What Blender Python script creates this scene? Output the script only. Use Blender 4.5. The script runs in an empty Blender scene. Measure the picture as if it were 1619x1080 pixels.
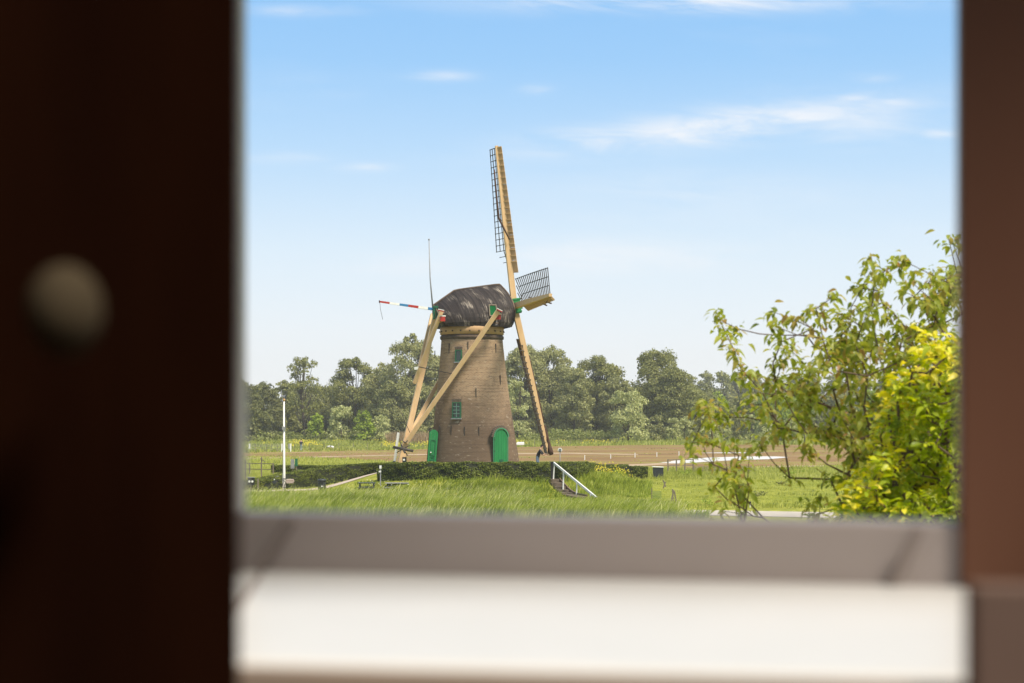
import bpy, bmesh, math, random
import numpy as np
from mathutils import Vector, Matrix
random.seed(7)
RS = np.random.RandomState(11)
R = math.radians
SC = bpy.context.scene
COL = SC.collection
F = 2700.0; EYE = 4.9; HZ = 663.0
SUN_AZ, SUN_EL = 135.0, 57.0            # azimuth clockwise from +Y, elevation

# ---------------------------------------------------------------- camera
cd = bpy.data.cameras.new('camera'); cam = bpy.data.objects.new('camera', cd); COL.objects.link(cam)
cam.location = (0, 0, EYE); cam.rotation_euler = (R(90), 0, 0)
cd.sensor_width = 36; cd.lens = F / 1619 * 36
cd.shift_y = (HZ - 540) / 1619
cd.clip_start = 0.05; cd.clip_end = 9000
cd.dof.use_dof = True; cd.dof.focus_distance = 121; cd.dof.aperture_fstop = 4.0
SC.camera = cam
SC.view_settings.view_transform = 'Standard'; SC.view_settings.look = 'None'
SC.view_settings.exposure = 0.5; SC.view_settings.gamma = 1.0
SC.view_settings.use_curve_mapping = False
SC.cycles.max_bounces = 8; SC.cycles.transparent_max_bounces = 8
SC.cycles.diffuse_bounces = 4; SC.cycles.volume_bounces = 0
SC.cycles.use_denoising = True
SC.cycles.sample_clamp_indirect = 6

# ---------------------------------------------------------------- world
W = bpy.data.worlds.new('World'); SC.world = W; W.use_nodes = True
nt = W.node_tree; nt.nodes.clear()
def wn(t): return nt.nodes.new(t)
def wmath(op, a, b=None, c=None, clamp=False):
    n = wn('ShaderNodeMath'); n.operation = op; n.use_clamp = clamp
    for i, v in enumerate((a, b, c)):
        if v is None: continue
        if isinstance(v, (int, float)): n.inputs[i].default_value = v
        else: nt.links.new(v, n.inputs[i])
    return n.outputs[0]
out = wn('ShaderNodeOutputWorld'); bg = wn('ShaderNodeBackground'); nt.links.new(bg.outputs[0], out.inputs[0])
bg.inputs[1].default_value = 0.076
sky = wn('ShaderNodeTexSky'); sky.sky_type = 'NISHITA'; sky.sun_disc = False
sky.sun_elevation = R(SUN_EL); sky.sun_rotation = R(SUN_AZ)
tc = wn('ShaderNodeTexCoord'); sx = wn('ShaderNodeSeparateXYZ'); nt.links.new(tc.outputs['Generated'], sx.inputs[0])
X_, Y_, Z_ = sx.outputs
ramp = wn('ShaderNodeValToRGB'); nt.links.new(Z_, ramp.inputs[0])
stops = [(0.0, (.95, .96, .97)), (.038, (.90, .94, .975)), (.097, (.74, .865, .975)), (.153, (.50, .725, .97)),
         (.206, (.335, .61, .95)), (.26, (.26, .545, .93)), (.42, (.44, .58, .76)), (1.0, (.50, .56, .62))]
el = ramp.color_ramp.elements
el[0].position = 0; el[0].color = (*stops[0][1], 1); el[1].position = 1; el[1].color = (*stops[-1][1], 1)
for p, c in stops[1:-1]:
    e = el.new(p); e.color = (*c, 1)
vm = wn('ShaderNodeVectorMath'); vm.operation = 'SCALE'; vm.inputs['Scale'].default_value = 10.0
nt.links.new(ramp.outputs[0], vm.inputs[0])
mx = wn('ShaderNodeMix'); mx.data_type = 'RGBA'; mx.inputs['Factor'].default_value = 0.9
nt.links.new(sky.outputs[0], mx.inputs['A']); nt.links.new(vm.outputs[0], mx.inputs['B'])
# thin high clouds
yy = wmath('MAXIMUM', wmath('ABSOLUTE', Y_), .05)
U_ = wmath('DIVIDE', X_, yy); V_ = wmath('DIVIDE', Z_, yy)
cmb = wn('ShaderNodeCombineXYZ')
nt.links.new(wmath('ADD', wmath('MULTIPLY', U_, 9.0), wmath('MULTIPLY', V_, 12.0)), cmb.inputs[0])
nt.links.new(wmath('MULTIPLY', V_, 44.0), cmb.inputs[1]); nt.links.new(wmath('MULTIPLY', Y_, 1.0), cmb.inputs[2])
nz = wn('ShaderNodeTexNoise'); nz.inputs['Scale'].default_value = 1.6; nz.inputs['Detail'].default_value = 9; nz.inputs['Roughness'].default_value = .62
nz.inputs['Distortion'].default_value = .5
nt.links.new(cmb.outputs[0], nz.inputs['Vector'])
streak = wmath('MULTIPLY', wmath('SUBTRACT', nz.outputs[0], .33, clamp=True), 3.6, clamp=True)
clouds = [(1150, 200, 270, 26, -.11, .85), (950, 222, 110, 20, -.02, .75), (1330, 190, 110, 34, .05, .55), (1080, 3, 300, 17, 0, .75), (485, 17, 80, 9, 0, .4),
          (700, 120, 45, 9, 0, .42), (850, 142, 25, 8, 0, .35), (580, 265, 45, 7, 0, .45), (450, 250, 60, 9, 0, .3), (940, 405, 210, 26, 0, .5),
          (1350, 155, 40, 10, -.15, .5), (1420, 162, 40, 9, 0, .5), (1485, 211, 30, 9, 0, .5), (1380, 124, 36, 8, 0, .3),
          (640, 420, 90, 16, 0, .35), (1130, 300, 300, 30, 0, .18)]
acc = None
for px, py, rx, ry, rot, amp in clouds:
    u0 = (px - 809.5) / F; v0 = (HZ - py) / F
    du = wmath('SUBTRACT', U_, u0); dv = wmath('SUBTRACT', wmath('SUBTRACT', V_, v0), wmath('MULTIPLY', du, -rot))
    a = wmath('POWER', wmath('ABSOLUTE', wmath('MULTIPLY', du, F / rx)), 2); b = wmath('POWER', wmath('ABSOLUTE', wmath('MULTIPLY', dv, F / ry)), 2)
    g = wmath('MULTIPLY', wmath('EXPONENT', wmath('MULTIPLY', wmath('ADD', a, b), -1.0)), amp)
    acc = g if acc is None else wmath('MAXIMUM', acc, g)
acc = wmath('MULTIPLY', acc, wmath('GREATER_THAN', Y_, 0.0))
cn2 = wn('ShaderNodeTexNoise'); cn2.inputs['Scale'].default_value = .6; cn2.inputs['Detail'].default_value = 3
nt.links.new(cmb.outputs[0], cn2.inputs['Vector'])
gen = wmath('MULTIPLY', wmath('SUBTRACT', cn2.outputs[0], .56, clamp=True), 1.3, clamp=True)
mask = wmath('MULTIPLY', wmath('ADD', acc, wmath('MULTIPLY', gen, .5)), streak, clamp=True)
mx2 = wn('ShaderNodeMix'); mx2.data_type = 'RGBA'; nt.links.new(mask, mx2.inputs['Factor'])
nt.links.new(mx.outputs['Result'], mx2.inputs['A']); mx2.inputs['B'].default_value = (9.2, 9.2, 9.35, 1)
nt.links.new(mx2.outputs['Result'], bg.inputs[0])

# ---------------------------------------------------------------- sun
sl = bpy.data.lights.new('sun', 'SUN'); sl.energy = 4.4; sl.angle = R(16); sl.color = (1.0, .91, .75)
so = bpy.data.objects.new('sun', sl); COL.objects.link(so)
sd = Vector((math.sin(R(SUN_AZ)) * math.cos(R(SUN_EL)), math.cos(R(SUN_AZ)) * math.cos(R(SUN_EL)), math.sin(R(SUN_EL))))
so.rotation_euler = sd.to_track_quat('Z', 'Y').to_euler(); so.location = (0, 0, 60)

# ================================================================ helpers
def P(px, py, Y): return Vector(((px - 809.5) / F * Y, Y, EYE - (py - HZ) / F * Y))
def PX(px, Y): return (px - 809.5) / F * Y
def smooth(a, b, x):
    t = np.clip((x - a) / (b - a), 0, 1); return t * t * (3 - 2 * t)
CX, CY = -2.69, 122.0
def th(x, y):
    "height of the ground"
    dx = np.asarray(x) - CX; r = np.hypot(np.where(dx < 0, dx * 1.28, dx), (y - CY))
    z = 1.3 * (1 - smooth(6.5, 15.5, r))
    return z

def mixcol(n, fac, a, b, links):
    m = n.new('ShaderNodeMix'); m.data_type = 'RGBA'
    if isinstance(fac, float): m.inputs['Factor'].default_value = fac
    else: links.new(fac, m.inputs['Factor'])
    for k, v in (('A', a), ('B', b)):
        if isinstance(v, tuple): m.inputs[k].default_value = (*v[:3], 1)
        else: links.new(v, m.inputs[k])
    return m.outputs['Result']
def noise(n, links, vec, scale, detail=5, rough=.55, dist=0):
    t = n.new('ShaderNodeTexNoise'); t.inputs['Scale'].default_value = scale; t.inputs['Detail'].default_value = detail
    t.inputs['Roughness'].default_value = rough; t.inputs['Distortion'].default_value = dist
    if vec is not None: links.new(vec, t.inputs['Vector'])
    return t.outputs[0]
def rampf(n, links, v, a, b):
    m = n.new('ShaderNodeMapRange'); m.inputs['From Min'].default_value = a; m.inputs['From Max'].default_value = b
    links.new(v, m.inputs['Value']); return m.outputs[0]
def mapping(n, links, vec, sc, rot=(0, 0, 0)):
    m = n.new('ShaderNodeMapping'); m.inputs['Scale'].default_value = sc; m.inputs['Rotation'].default_value = rot
    links.new(vec, m.inputs['Vector']); return m.outputs[0]
def newmat(name):
    m = bpy.data.materials.new(name); m.use_nodes = True
    n = m.node_tree.nodes; l = m.node_tree.links
    return m, n, l, n['Principled BSDF']
def bump(n, l, b, h, strength=.3, dist=.02):
    bp = n.new('ShaderNodeBump'); bp.inputs['Strength'].default_value = strength; bp.inputs['Distance'].default_value = dist
    l.new(h, bp.inputs['Height']); l.new(bp.outputs[0], b.inputs['Normal'])
def pmat(name, c1, c2=None, scale=4, rough=.7, stretch=(1, 1, 1), bmp=.2, lo=.3, hi=.7, metal=0, bdist=.01, detail=6, spec=.4):
    m, n, l, b = newmat(name)
    c2 = c2 or tuple(v * .75 for v in c1)
    tcn = n.new('ShaderNodeTexCoord'); v = mapping(n, l, tcn.outputs['Object'], stretch)
    f = noise(n, l, v, scale, detail)
    l.new(mixcol(n, rampf(n, l, f, lo, hi), c1, c2, l), b.inputs['Base Color'])
    b.inputs['Roughness'].default_value = rough; b.inputs['Metallic'].default_value = metal
    b.inputs['Specular IOR Level'].default_value = spec
    if bmp: bump(n, l, b, f, bmp, bdist)
    return m
def leafmat(name, cols, nscale=.35, trans=.3, isl=.6, rough=.55, spec=.25):
    m, n, l, b = newmat(name)
    tcn = n.new('ShaderNodeTexCoord'); geo = n.new('ShaderNodeNewGeometry')
    f = rampf(n, l, noise(n, l, tcn.outputs['Object'], nscale, 3), .3, .7)
    a = n.new('ShaderNodeMath'); a.operation = 'MULTIPLY'; a.inputs[1].default_value = isl; l.new(geo.outputs['Random Per Island'], a.inputs[0])
    c = n.new('ShaderNodeMath'); c.operation = 'MULTIPLY_ADD'; c.inputs[1].default_value = 1 - isl; l.new(f, c.inputs[0]); l.new(a.outputs[0], c.inputs[2])
    r = n.new('ShaderNodeValToRGB'); l.new(c.outputs[0], r.inputs[0])
    e = r.color_ramp.elements
    e[0].color = (*cols[0], 1); e[-1].color = (*cols[-1], 1); e[0].position = .05; e[-1].position = .95
    for i, cc in enumerate(cols[1:-1]):
        q = e.new(.05 + .9 * (i + 1) / (len(cols) - 1)); q.color = (*cc, 1)
    l.new(r.outputs[0], b.inputs['Base Color']); b.inputs['Roughness'].default_value = rough
    b.inputs['Specular IOR Level'].default_value = spec
    tr = n.new('ShaderNodeBsdfTranslucent'); 
    hs = n.new('ShaderNodeHueSaturation'); hs.inputs['Value'].default_value = 1.3; hs.inputs['Saturation'].default_value = 1.1; l.new(r.outputs[0], hs.inputs['Color'])
    l.new(hs.outputs[0], tr.inputs[0])
    mxs = n.new('ShaderNodeMixShader'); mxs.inputs[0].default_value = trans
    l.new(b.outputs[0], mxs.inputs[1]); l.new(tr.outputs[0], mxs.inputs[2])
    l.new(mxs.outputs[0], n['Material Output'].inputs['Surface'])
    return m

def link(name, data, parent=None):
    o = bpy.data.objects.new(name, data); COL.objects.link(o)
    if parent is not None: o.parent = parent
    return o
def tag(o, label=None, cat=None, group=None, kind=None):
    if label: o['label'] = label
    if cat: o['category'] = cat
    if group: o['group'] = group
    if kind: o['kind'] = kind
    return o
def thing(name, label, cat, loc=(0, 0, 0), group=None):
    o = bpy.data.objects.new(name, None); COL.objects.link(o); o.location = loc; o.empty_display_size = .3
    return tag(o, label, cat, group)
def origin(p):
    v = Vector((0, 0, 0))
    while p is not None: v = v + Vector(p.location); p = p.parent
    return v

class MB:
    "collects shapes in world coordinates"
    def __init__(s): s.v = []; s.f = []; s.mi = []; s.sm = []
    def add(s, vs, fs, mi=0, smooth=False):
        k = len(s.v); s.v += [tuple(v) for v in vs]; s.f += [tuple(i + k for i in f) for f in fs]
        s.mi += [mi] * len(fs); s.sm += [smooth] * len(fs); return s
    def box(s, c, size, mi=0, rot=None):
        c = Vector(c); hx, hy, hz = [q / 2 for q in size]
        vs = [Vector((x, y, z)) for x in (-hx, hx) for y in (-hy, hy) for z in (-hz, hz)]
        if rot is not None: vs = [rot @ v for v in vs]
        return s.add([v + c for v in vs], [(0, 1, 3, 2), (4, 6, 7, 5), (0, 4, 5, 1), (2, 3, 7, 6), (0, 2, 6, 4), (1, 5, 7, 3)], mi)
    def beam(s, a, b, w, h, up=(0, 0, 1), mi=0, w2=None, h2=None, bev=0):
        a = Vector(a); b = Vector(b); d = (b - a).normalized(); u = Vector(up)
        sd = d.cross(u)
        if sd.length < 1e-4: sd = d.cross(Vector((1, 0, 0)))
        sd.normalize(); u = sd.cross(d).normalized()
        w2 = w if w2 is None else w2; h2 = h if h2 is None else h2
        vs = []
        for p, ww, hh in ((a, w, h), (b, w2, h2)):
            for i, j in ((-1, -1), (1, -1), (1, 1), (-1, 1)): vs.append(p + sd * i * ww / 2 + u * j * hh / 2)
        return s.add(vs, [(3, 2, 1, 0), (4, 5, 6, 7), (0, 1, 5, 4), (1, 2, 6, 5), (2, 3, 7, 6), (3, 0, 4, 7)], mi)
    def tube(s, pts, rads, n=8, mi=0, cap=True):
        pts = [Vector(p) for p in pts]
        if not hasattr(rads, '__len__'): rads = [rads] * len(pts)
        vs = []; prev = None
        for i, p in enumerate(pts):
            d = (pts[min(i + 1, len(pts) - 1)] - pts[max(i - 1, 0)])
            if d.length < 1e-9: d = Vector((0, 0, 1))
            d.normalize()
            if prev is None: prev = Vector((1, 0, 0)) if abs(d.x) < .9 else Vector((0, 1, 0))
            a = (prev - d * prev.dot(d)).normalized(); prev = a; b = d.cross(a)
            for k in range(n):
                t = 2 * math.pi * k / n; vs.append(p + (a * math.cos(t) + b * math.sin(t)) * rads[i])
        fs = [(i * n + k, i * n + (k + 1) % n, (i + 1) * n + (k + 1) % n, (i + 1) * n + k) for i in range(len(pts) - 1) for k in range(n)]
        s.add(vs, fs, mi, True)
        if cap:
            k0 = len(s.v) - len(vs)
            s.f += [tuple(k0 + k for k in range(n))[::-1], tuple(k0 + (len(pts) - 1) * n + k for k in range(n))]; s.mi += [mi] * 2; s.sm += [False] * 2
        return s
    def lathe(s, c, prof, n=24, mi=0, smooth=True, axis=None):
        c = Vector(c); vs = []
        rot = axis if axis is not None else Matrix.Identity(3)
        for r, z in prof:
            for k in range(n):
                t = 2 * math.pi * k / n; vs.append(c + rot @ Vector((r * math.cos(t), r * math.sin(t), z)))
        fs = [(i * n + k, i * n + (k + 1) % n, (i + 1) * n + (k + 1) % n, (i + 1) * n + k) for i in range(len(prof) - 1) for k in range(n)]
        s.add(vs, fs, mi, smooth)
        k0 = len(s.v) - len(vs)
        s.f += [tuple(k0 + k for k in range(n))[::-1], tuple(k0 + (len(prof) - 1) * n + k for k in range(n))]; s.mi += [mi] * 2; s.sm += [False] * 2
        return s
    def ball(s, c, r, n=12, mi=0):
        rx, ry, rz = r if hasattr(r, '__len__') else (r, r, r); c = Vector(c); vs = []; m = n // 2
        for i in range(m + 1):
            ph = math.pi * i / m
            for k in range(n):
                t = 2 * math.pi * k / n
                vs.append(c + Vector((rx * math.sin(ph) * math.cos(t), ry * math.sin(ph) * math.sin(t), rz * math.cos(ph))))
        fs = [(i * n + k, (i + 1) * n + k, (i + 1) * n + (k + 1) % n, i * n + (k + 1) % n) for i in range(m) for k in range(n)]
        return s.add(vs, fs, mi, True)
    def obj(s, name, mats, parent=None, bevel=0, label=None):
        o0 = origin(parent)
        me = bpy.data.meshes.new(name)
        me.from_pydata([(v[0] - o0.x, v[1] - o0.y, v[2] - o0.z) for v in s.v], [], s.f)
        for m in (mats if isinstance(mats, (list, tuple)) else [mats]): me.materials.append(m)
        me.polygons.foreach_set('material_index', s.mi); me.polygons.foreach_set('use_smooth', s.sm)
        me.update()
        o = link(name, me, parent)
        if bevel:
            md = o.modifiers.new('bevel', 'BEVEL'); md.width = bevel; md.segments = 2; md.limit_method = 'ANGLE'
        if label: o['label'] = label
        return o

def npmesh(name, V, Fc, mats, parent=None, mi=None, k=4, smooth=False):
    "fast mesh from numpy arrays, faces all k-gons"
    o0 = origin(parent); V = np.asarray(V, dtype=np.float32) - np.array([o0.x, o0.y, o0.z], dtype=np.float32)
    me = bpy.data.meshes.new(name); me.vertices.add(len(V)); me.vertices.foreach_set('co', V.ravel())
    nf = len(Fc); me.loops.add(nf * k); me.loops.foreach_set('vertex_index', np.asarray(Fc, dtype=np.int32).ravel())
    me.polygons.add(nf); me.polygons.foreach_set('loop_start', np.arange(0, nf * k, k, dtype=np.int32))
    try: me.polygons.foreach_set('loop_total', np.full(nf, k, dtype=np.int32))
    except Exception: pass
    for m in (mats if isinstance(mats, (list, tuple)) else [mats]): me.materials.append(m)
    if mi is not None: me.polygons.foreach_set('material_index', np.asarray(mi, dtype=np.int32))
    if smooth: me.polygons.foreach_set('use_smooth', np.ones(nf, dtype=bool))
    me.update(calc_edges=True)
    return link(name, me, parent)
def unit(a): return a / np.maximum(np.linalg.norm(a, axis=1, keepdims=True), 1e-9)
def cards(C, D, Nn, L, Wd):
    "rhombic leaf cards"
    D = unit(D); S = unit(np.cross(D, Nn)); L = np.asarray(L).reshape(-1, 1); Wd = np.asarray(Wd).reshape(-1, 1)
    V = np.stack([C - D * L / 2, C + S * Wd / 2, C + D * L / 2, C - S * Wd / 2], 1).reshape(-1, 3)
    Fc = np.arange(len(C) * 4).reshape(-1, 4)
    return V, Fc
def blades(B, H, Wd, lean):
    "grass blades: bent, two segments; 5 vertices -> 1 quad (as k=4) + 1 degenerate-free quad tip"
    n = len(B); a = RS.uniform(0, 2 * np.pi, n); S = np.stack([np.cos(a), np.sin(a), np.zeros(n)], 1) * (Wd / 2)[:, None]
    ln = lean + RS.normal(0, .25, (n, 2)); L = np.concatenate([ln, np.zeros((n, 1))], 1) * H[:, None]
    up = np.zeros((n, 3)); up[:, 2] = H
    mid = B + up * .55 + L * .28
    tip = B + up * (1 - .12 * np.minimum(1, np.hypot(ln[:, 0], ln[:, 1])))[:, None] + L * .9
    V = np.stack([B - S, B + S, mid + S * .75, mid - S * .75, tip + S * .1, tip - S * .1], 1).reshape(-1, 3)
    k = np.arange(n)[:, None] * 6
    Fc = np.concatenate([k + np.array([0, 1, 2, 3]), k + np.array([3, 2, 4, 5])], 0)
    return V, Fc

# ================================================================ materials
M = {}
M['timber'] = pmat('cream_timber', (.66, .45, .245), (.57, .37, .19), 3, .6, (1, 1, .3), .1, spec=.3)
M['board'] = pmat('tan_board', (.48, .30, .155), (.40, .25, .125), 3, .7, (1, 1, .3), .1)
M['timber_pale'] = pmat('pale_timber', (.72, .50, .29), (.62, .40, .21), 3, .6, (1, 1, .3), .1)
M['timber_brown'] = pmat('worn_timber', (.20, .13, .085), (.10, .07, .05), 3, .7, (1, 1, .3), .1)
M['green'] = pmat('green_paint', (.010, .17, .05), (.014, .21, .06), 3, .75, (1, 1, .4), .05)
M['hatch'] = pmat('hatch_green', (.006, .09, .028), (.008, .11, .035), 3, .9, spec=.05)
M['dgreen'] = pmat('dark_green_paint', (.015, .10, .05), (.02, .13, .06), 3, .5)
M['white'] = pmat('white_paint', (.80, .79, .76), (.70, .69, .66), 5, .5, bmp=.05)
M['red'] = pmat('red_paint', (.42, .03, .02), (.34, .03, .02), 5, .5)
M['blue'] = pmat('blue_paint', (.02, .16, .36), (.03, .18, .38), 5, .5)
M['black'] = pmat('black_paint', (.015, .015, .016), (.03, .03, .03), 6, .5)
M['iron'] = pmat('dark_iron', (.03, .028, .026), (.06, .045, .035), 8, .6)
M['lattice'] = pmat('tarred_lath', (.035, .03, .028), (.08, .07, .06), 5, .7)
M['cloth'] = pmat('brown_sailcloth', (.05, .025, .016), (.09, .045, .03), 4, .9, (1, 1, .3))
M['glass'] = pmat('dark_glass', (.03, .045, .045), (.05, .07, .07), 2, .15, bmp=0, spec=.6)
M['grey'] = pmat('grey_metal', (.30, .30, .31), (.22, .22, .23), 6, .5)
M['greywood'] = pmat('weathered_grey_wood', (.22, .18, .13), (.13, .11, .085), 6, .85, (1, 1, .3))
M['step'] = pmat('brick_step', (.16, .12, .09), (.10, .075, .055), 7, .9)
M['path'] = pmat('gravel_path', (.52, .42, .34), (.42, .34, .27), 1.2, .95, bmp=.3)
M['road'] = pmat('concrete_road', (.50, .44, .37), (.38, .34, .29), .8, .9, bmp=.2)
M['track'] = pmat('pale_track', (.44, .33, .22), (.27, .18, .105), .35, .95, bmp=.2)
M['bin'] = pmat('dark_bin', (.025, .03, .035), (.04, .045, .05), 5, .45)
M['bark'] = pmat('bark', (.085, .062, .045), (.05, .038, .028), 3, .95, (1, 1, .3))
M['twig'] = pmat('cherry_bark', (.13, .085, .06), (.08, .05, .038), 12, .85)
M['rope'] = pmat('rope', (.10, .08, .06), (.06, .05, .04), 12, .9)

def brickmat():
    m, n, l, b = newmat('tower_brick')
    uv = n.new('ShaderNodeTexCoord'); geo = n.new('ShaderNodeNewGeometry')
    br = n.new('ShaderNodeTexBrick'); l.new(uv.outputs['UV'], br.inputs['Vector'])
    br.inputs['Scale'].default_value = 1.0; br.inputs['Brick Width'].default_value = .23; br.inputs['Row Height'].default_value = .085
    br.inputs['Mortar Size'].default_value = .012; br.inputs['Mortar Smooth'].default_value = .4; br.inputs['Bias'].default_value = -.1
    br.inputs['Color1'].default_value = (.38, .245, .145, 1); br.inputs['Color2'].default_value = (.27, .165, .095, 1)
    br.inputs['Mortar'].default_value = (.42, .34, .25, 1)
    sp = n.new('ShaderNodeSeparateXYZ'); l.new(uv.outputs['UV'], sp.inputs[0])
    big = noise(n, l, geo.outputs['Position'], .7, 8, .68)
    mid = noise(n, l, mapping(n, l, geo.outputs['Position'], (1, 1, 2.5)), 2.2, 6, .65)
    # weathering: darker, greyer bricks on the lower two thirds of the wall
    ad = n.new('ShaderNodeMath'); ad.operation = 'MULTIPLY_ADD'; ad.inputs[1].default_value = 6.5; l.new(big, ad.inputs[0]); l.new(sp.outputs[1], ad.inputs[2])
    fac = rampf(n, l, ad.outputs[0], 11.2, 7.4)
    c1 = mixcol(n, fac, br.outputs['Color'], (.088, .062, .046), l)
    mm = n.nodes if False else None
    f2 = n.new('ShaderNodeMath'); f2.operation = 'MULTIPLY'; f2.inputs[1].default_value = .78; l.new(fac, f2.inputs[0])
    c1 = mixcol(n, f2.outputs[0], br.outputs['Color'], (.115, .078, .056), l)
    # rows with a darker tone
    row = noise(n, l, mapping(n, l, uv.outputs['UV'], (.35, 9, 1)), 1.0, 4, .7)
    c2 = mixcol(n, rampf(n, l, row, .5, .78), c1, (.085, .055, .04), l)
    pale = rampf(n, l, mid, .59, .70)
    p2 = n.new('ShaderNodeMath'); p2.operation = 'MULTIPLY'; p2.inputs[1].default_value = .75; l.new(pale, p2.inputs[0])
    c3 = mixcol(n, p2.outputs[0], c2, (.42, .34, .26), l)
    fine = noise(n, l, geo.outputs['Position'], 9, 3)
    c4 = mixcol(n, rampf(n, l, noise(n, l, mapping(n, l, geo.outputs['Position'], (1, 1, 2)), 5.5, 5, .75), .54, .72), c3, (.10, .072, .055), l)
    l.new(c4, b.inputs['Base Color']); b.inputs['Roughness'].default_value = .92; b.inputs['Specular IOR Level'].default_value = .15
    bump(n, l, b, br.outputs['Fac'], -.5, .02)
    return m
M['brick'] = brickmat()
def capmat():
    m, n, l, b = newmat('tarred_boards')
    uv = n.new('ShaderNodeTexCoord'); geo = n.new('ShaderNodeNewGeometry')
    u = uv.outputs['UV']
    s1 = noise(n, l, mapping(n, l, u, (34, 1.0, 1)), 1.0, 5, .65)
    s2 = noise(n, l, mapping(n, l, u, (1.3, .9, 1)), 1.0, 3, .5)
    ml = n.new('ShaderNodeMath'); ml.operation = 'MULTIPLY'; l.new(s1, ml.inputs[0]); l.new(s2, ml.inputs[1])
    streaks = rampf(n, l, ml.outputs[0], .295, .365)
    base = mixcol(n, geo.outputs['Random Per Island'], (.016, .012, .012), (.038, .029, .027), l)
    l.new(mixcol(n, streaks, base, (.34, .29, .24), l), b.inputs['Base Color'])
    b.inputs['Roughness'].default_value = .75; b.inputs['Specular IOR Level'].default_value = .3
    bump(n, l, b, s1, .2, .01)
    return m
M['cap'] = capmat()
M['hedge'] = leafmat('hedge_leaf', [(.035, .048, .010), (.09, .115, .020), (.17, .20, .035), (.30, .32, .06)], 1.2, .15)
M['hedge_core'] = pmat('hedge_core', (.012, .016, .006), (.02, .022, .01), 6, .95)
M['willow'] = leafmat('willow_leaf', [(.13, .14, .05), (.23, .235, .085), (.33, .33, .13), (.43, .42, .18)], .12, .25)
M['willow2'] = leafmat('light_willow_leaf', [(.26, .285, .11), (.38, .40, .16), (.48, .49, .22), (.56, .56, .29)], .15, .3)
M['poplar'] = leafmat('poplar_leaf', [(.10, .11, .03), (.18, .19, .052), (.26, .265, .08), (.34, .33, .11)], .15, .25)
M['dark'] = leafmat('dark_leaf', [(.07, .078, .025), (.13, .138, .042), (.19, .195, .065), (.26, .255, .09)], .15, .2)
M['bright'] = leafmat('fresh_leaf', [(.10, .14, .015), (.20, .27, .025), (.31, .39, .045), (.42, .48, .07)], .2, .3)
M['bramble'] = leafmat('bramble_leaf', [(.09, .11, .022), (.17, .195, .045), (.25, .27, .08), (.36, .36, .15)], .25, .25)
M['reed'] = leafmat('dry_reed', [(.20, .15, .07), (.34, .24, .13), (.42, .30, .19)], .3, .2)
M['grass'] = leafmat('grass_blade', [(.07, .10, .012), (.20, .26, .028), (.38, .43, .06), (.64, .64, .20)], .8, .3, .5, .5)
M['stalk'] = leafmat('pale_seed_stalk', [(.45, .46, .14), (.60, .58, .24), (.70, .66, .36)], 1, .3, .5, .5)
M['grass2'] = leafmat('pasture_grass', [(.20, .22, .04), (.33, .35, .065), (.44, .45, .10), (.56, .54, .20)], .1, .3, .5, .5)
M['weed'] = leafmat('weed_leaf', [(.16, .18, .035), (.28, .31, .06), (.38, .40, .09), (.50, .49, .18)], .12, .3)
M['yflower'] = leafmat('yellow_flower', [(.42, .36, .02), (.55, .46, .03), (.62, .54, .05)], 1, .2)
M['wflower'] = leafmat('white_flower', [(.7, .7, .6), (.8, .8, .7)], 1, .1)
M['cherry'] = leafmat('cherry_leaf', [(.16, .20, .03), (.25, .29, .04), (.34, .37, .055), (.40, .37, .08), (.38, .21, .09)], 2.0, .5, .75, .4, .4)
M['ygreen'] = leafmat('shrub_green_leaf', [(.17, .23, .015), (.26, .33, .02), (.38, .43, .025), (.58, .56, .03)], 2.0, .45, .6, .4, .4)
M['yellow'] = leafmat('shrub_yellow_leaf', [(.52, .54, .03), (.66, .62, .04), (.78, .66, .07), (.84, .66, .10)], 2.0, .35, .7, .4, .4)

def groundmat():
    m, n, l, b = newmat('meadow_ground')
    geo = n.new('ShaderNodeNewGeometry'); v = geo.outputs['Position']
    a = rampf(n, l, noise(n, l, v, .06, 6, .6), .35, .65); c = rampf(n, l, noise(n, l, v, .9, 6, .65), .3, .7)
    c1 = mixcol(n, a, (.27, .29, .035), (.40, .38, .08), l)
    c2 = mixcol(n, c, c1, (.12, .15, .02), l)
    l.new(c2, b.inputs['Base Color']); b.inputs['Roughness'].default_value = 1; b.inputs['Specular IOR Level'].default_value = .05
    bump(n, l, b, noise(n, l, v, 2.5, 4), .6, .2)
    return m
M['ground'] = groundmat()
def soilmat():
    m, n, l, b = newmat('ploughed_soil')
    geo = n.new('ShaderNodeNewGeometry'); v = mapping(n, l, geo.outputs['Position'], (.35, 1, 1), (0, 0, .12))
    a = noise(n, l, v, .16, 6, .65); c = noise(n, l, v, 1.3, 5, .7); d = noise(n, l, mapping(n, l, geo.outputs['Position'], (.10, 1, 1), (0, 0, .06)), .12, 5, .6)
    c1 = mixcol(n, rampf(n, l, a, .35, .65), (.27, .175, .078), (.185, .115, .05), l)
    c2 = mixcol(n, rampf(n, l, c, .55, .8), c1, (.095, .055, .028), l)
    c3 = mixcol(n, rampf(n, l, d, .60, .70), c2, (.42, .31, .19), l)
    g = mixcol(n, rampf(n, l, noise(n, l, v, .07, 5, .7), .52, .66), c3, (.24, .23, .055), l)
    l.new(g, b.inputs['Base Color']); b.inputs['Roughness'].default_value = .95; b.inputs['Specular IOR Level'].default_value = .1
    bump(n, l, b, c, .8, .2)
    return m
M['soil'] = soilmat()
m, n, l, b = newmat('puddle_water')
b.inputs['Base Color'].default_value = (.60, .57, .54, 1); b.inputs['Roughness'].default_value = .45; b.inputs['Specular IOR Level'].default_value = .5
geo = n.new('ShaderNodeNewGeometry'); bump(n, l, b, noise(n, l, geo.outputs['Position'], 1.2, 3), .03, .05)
M['water'] = m

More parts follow.
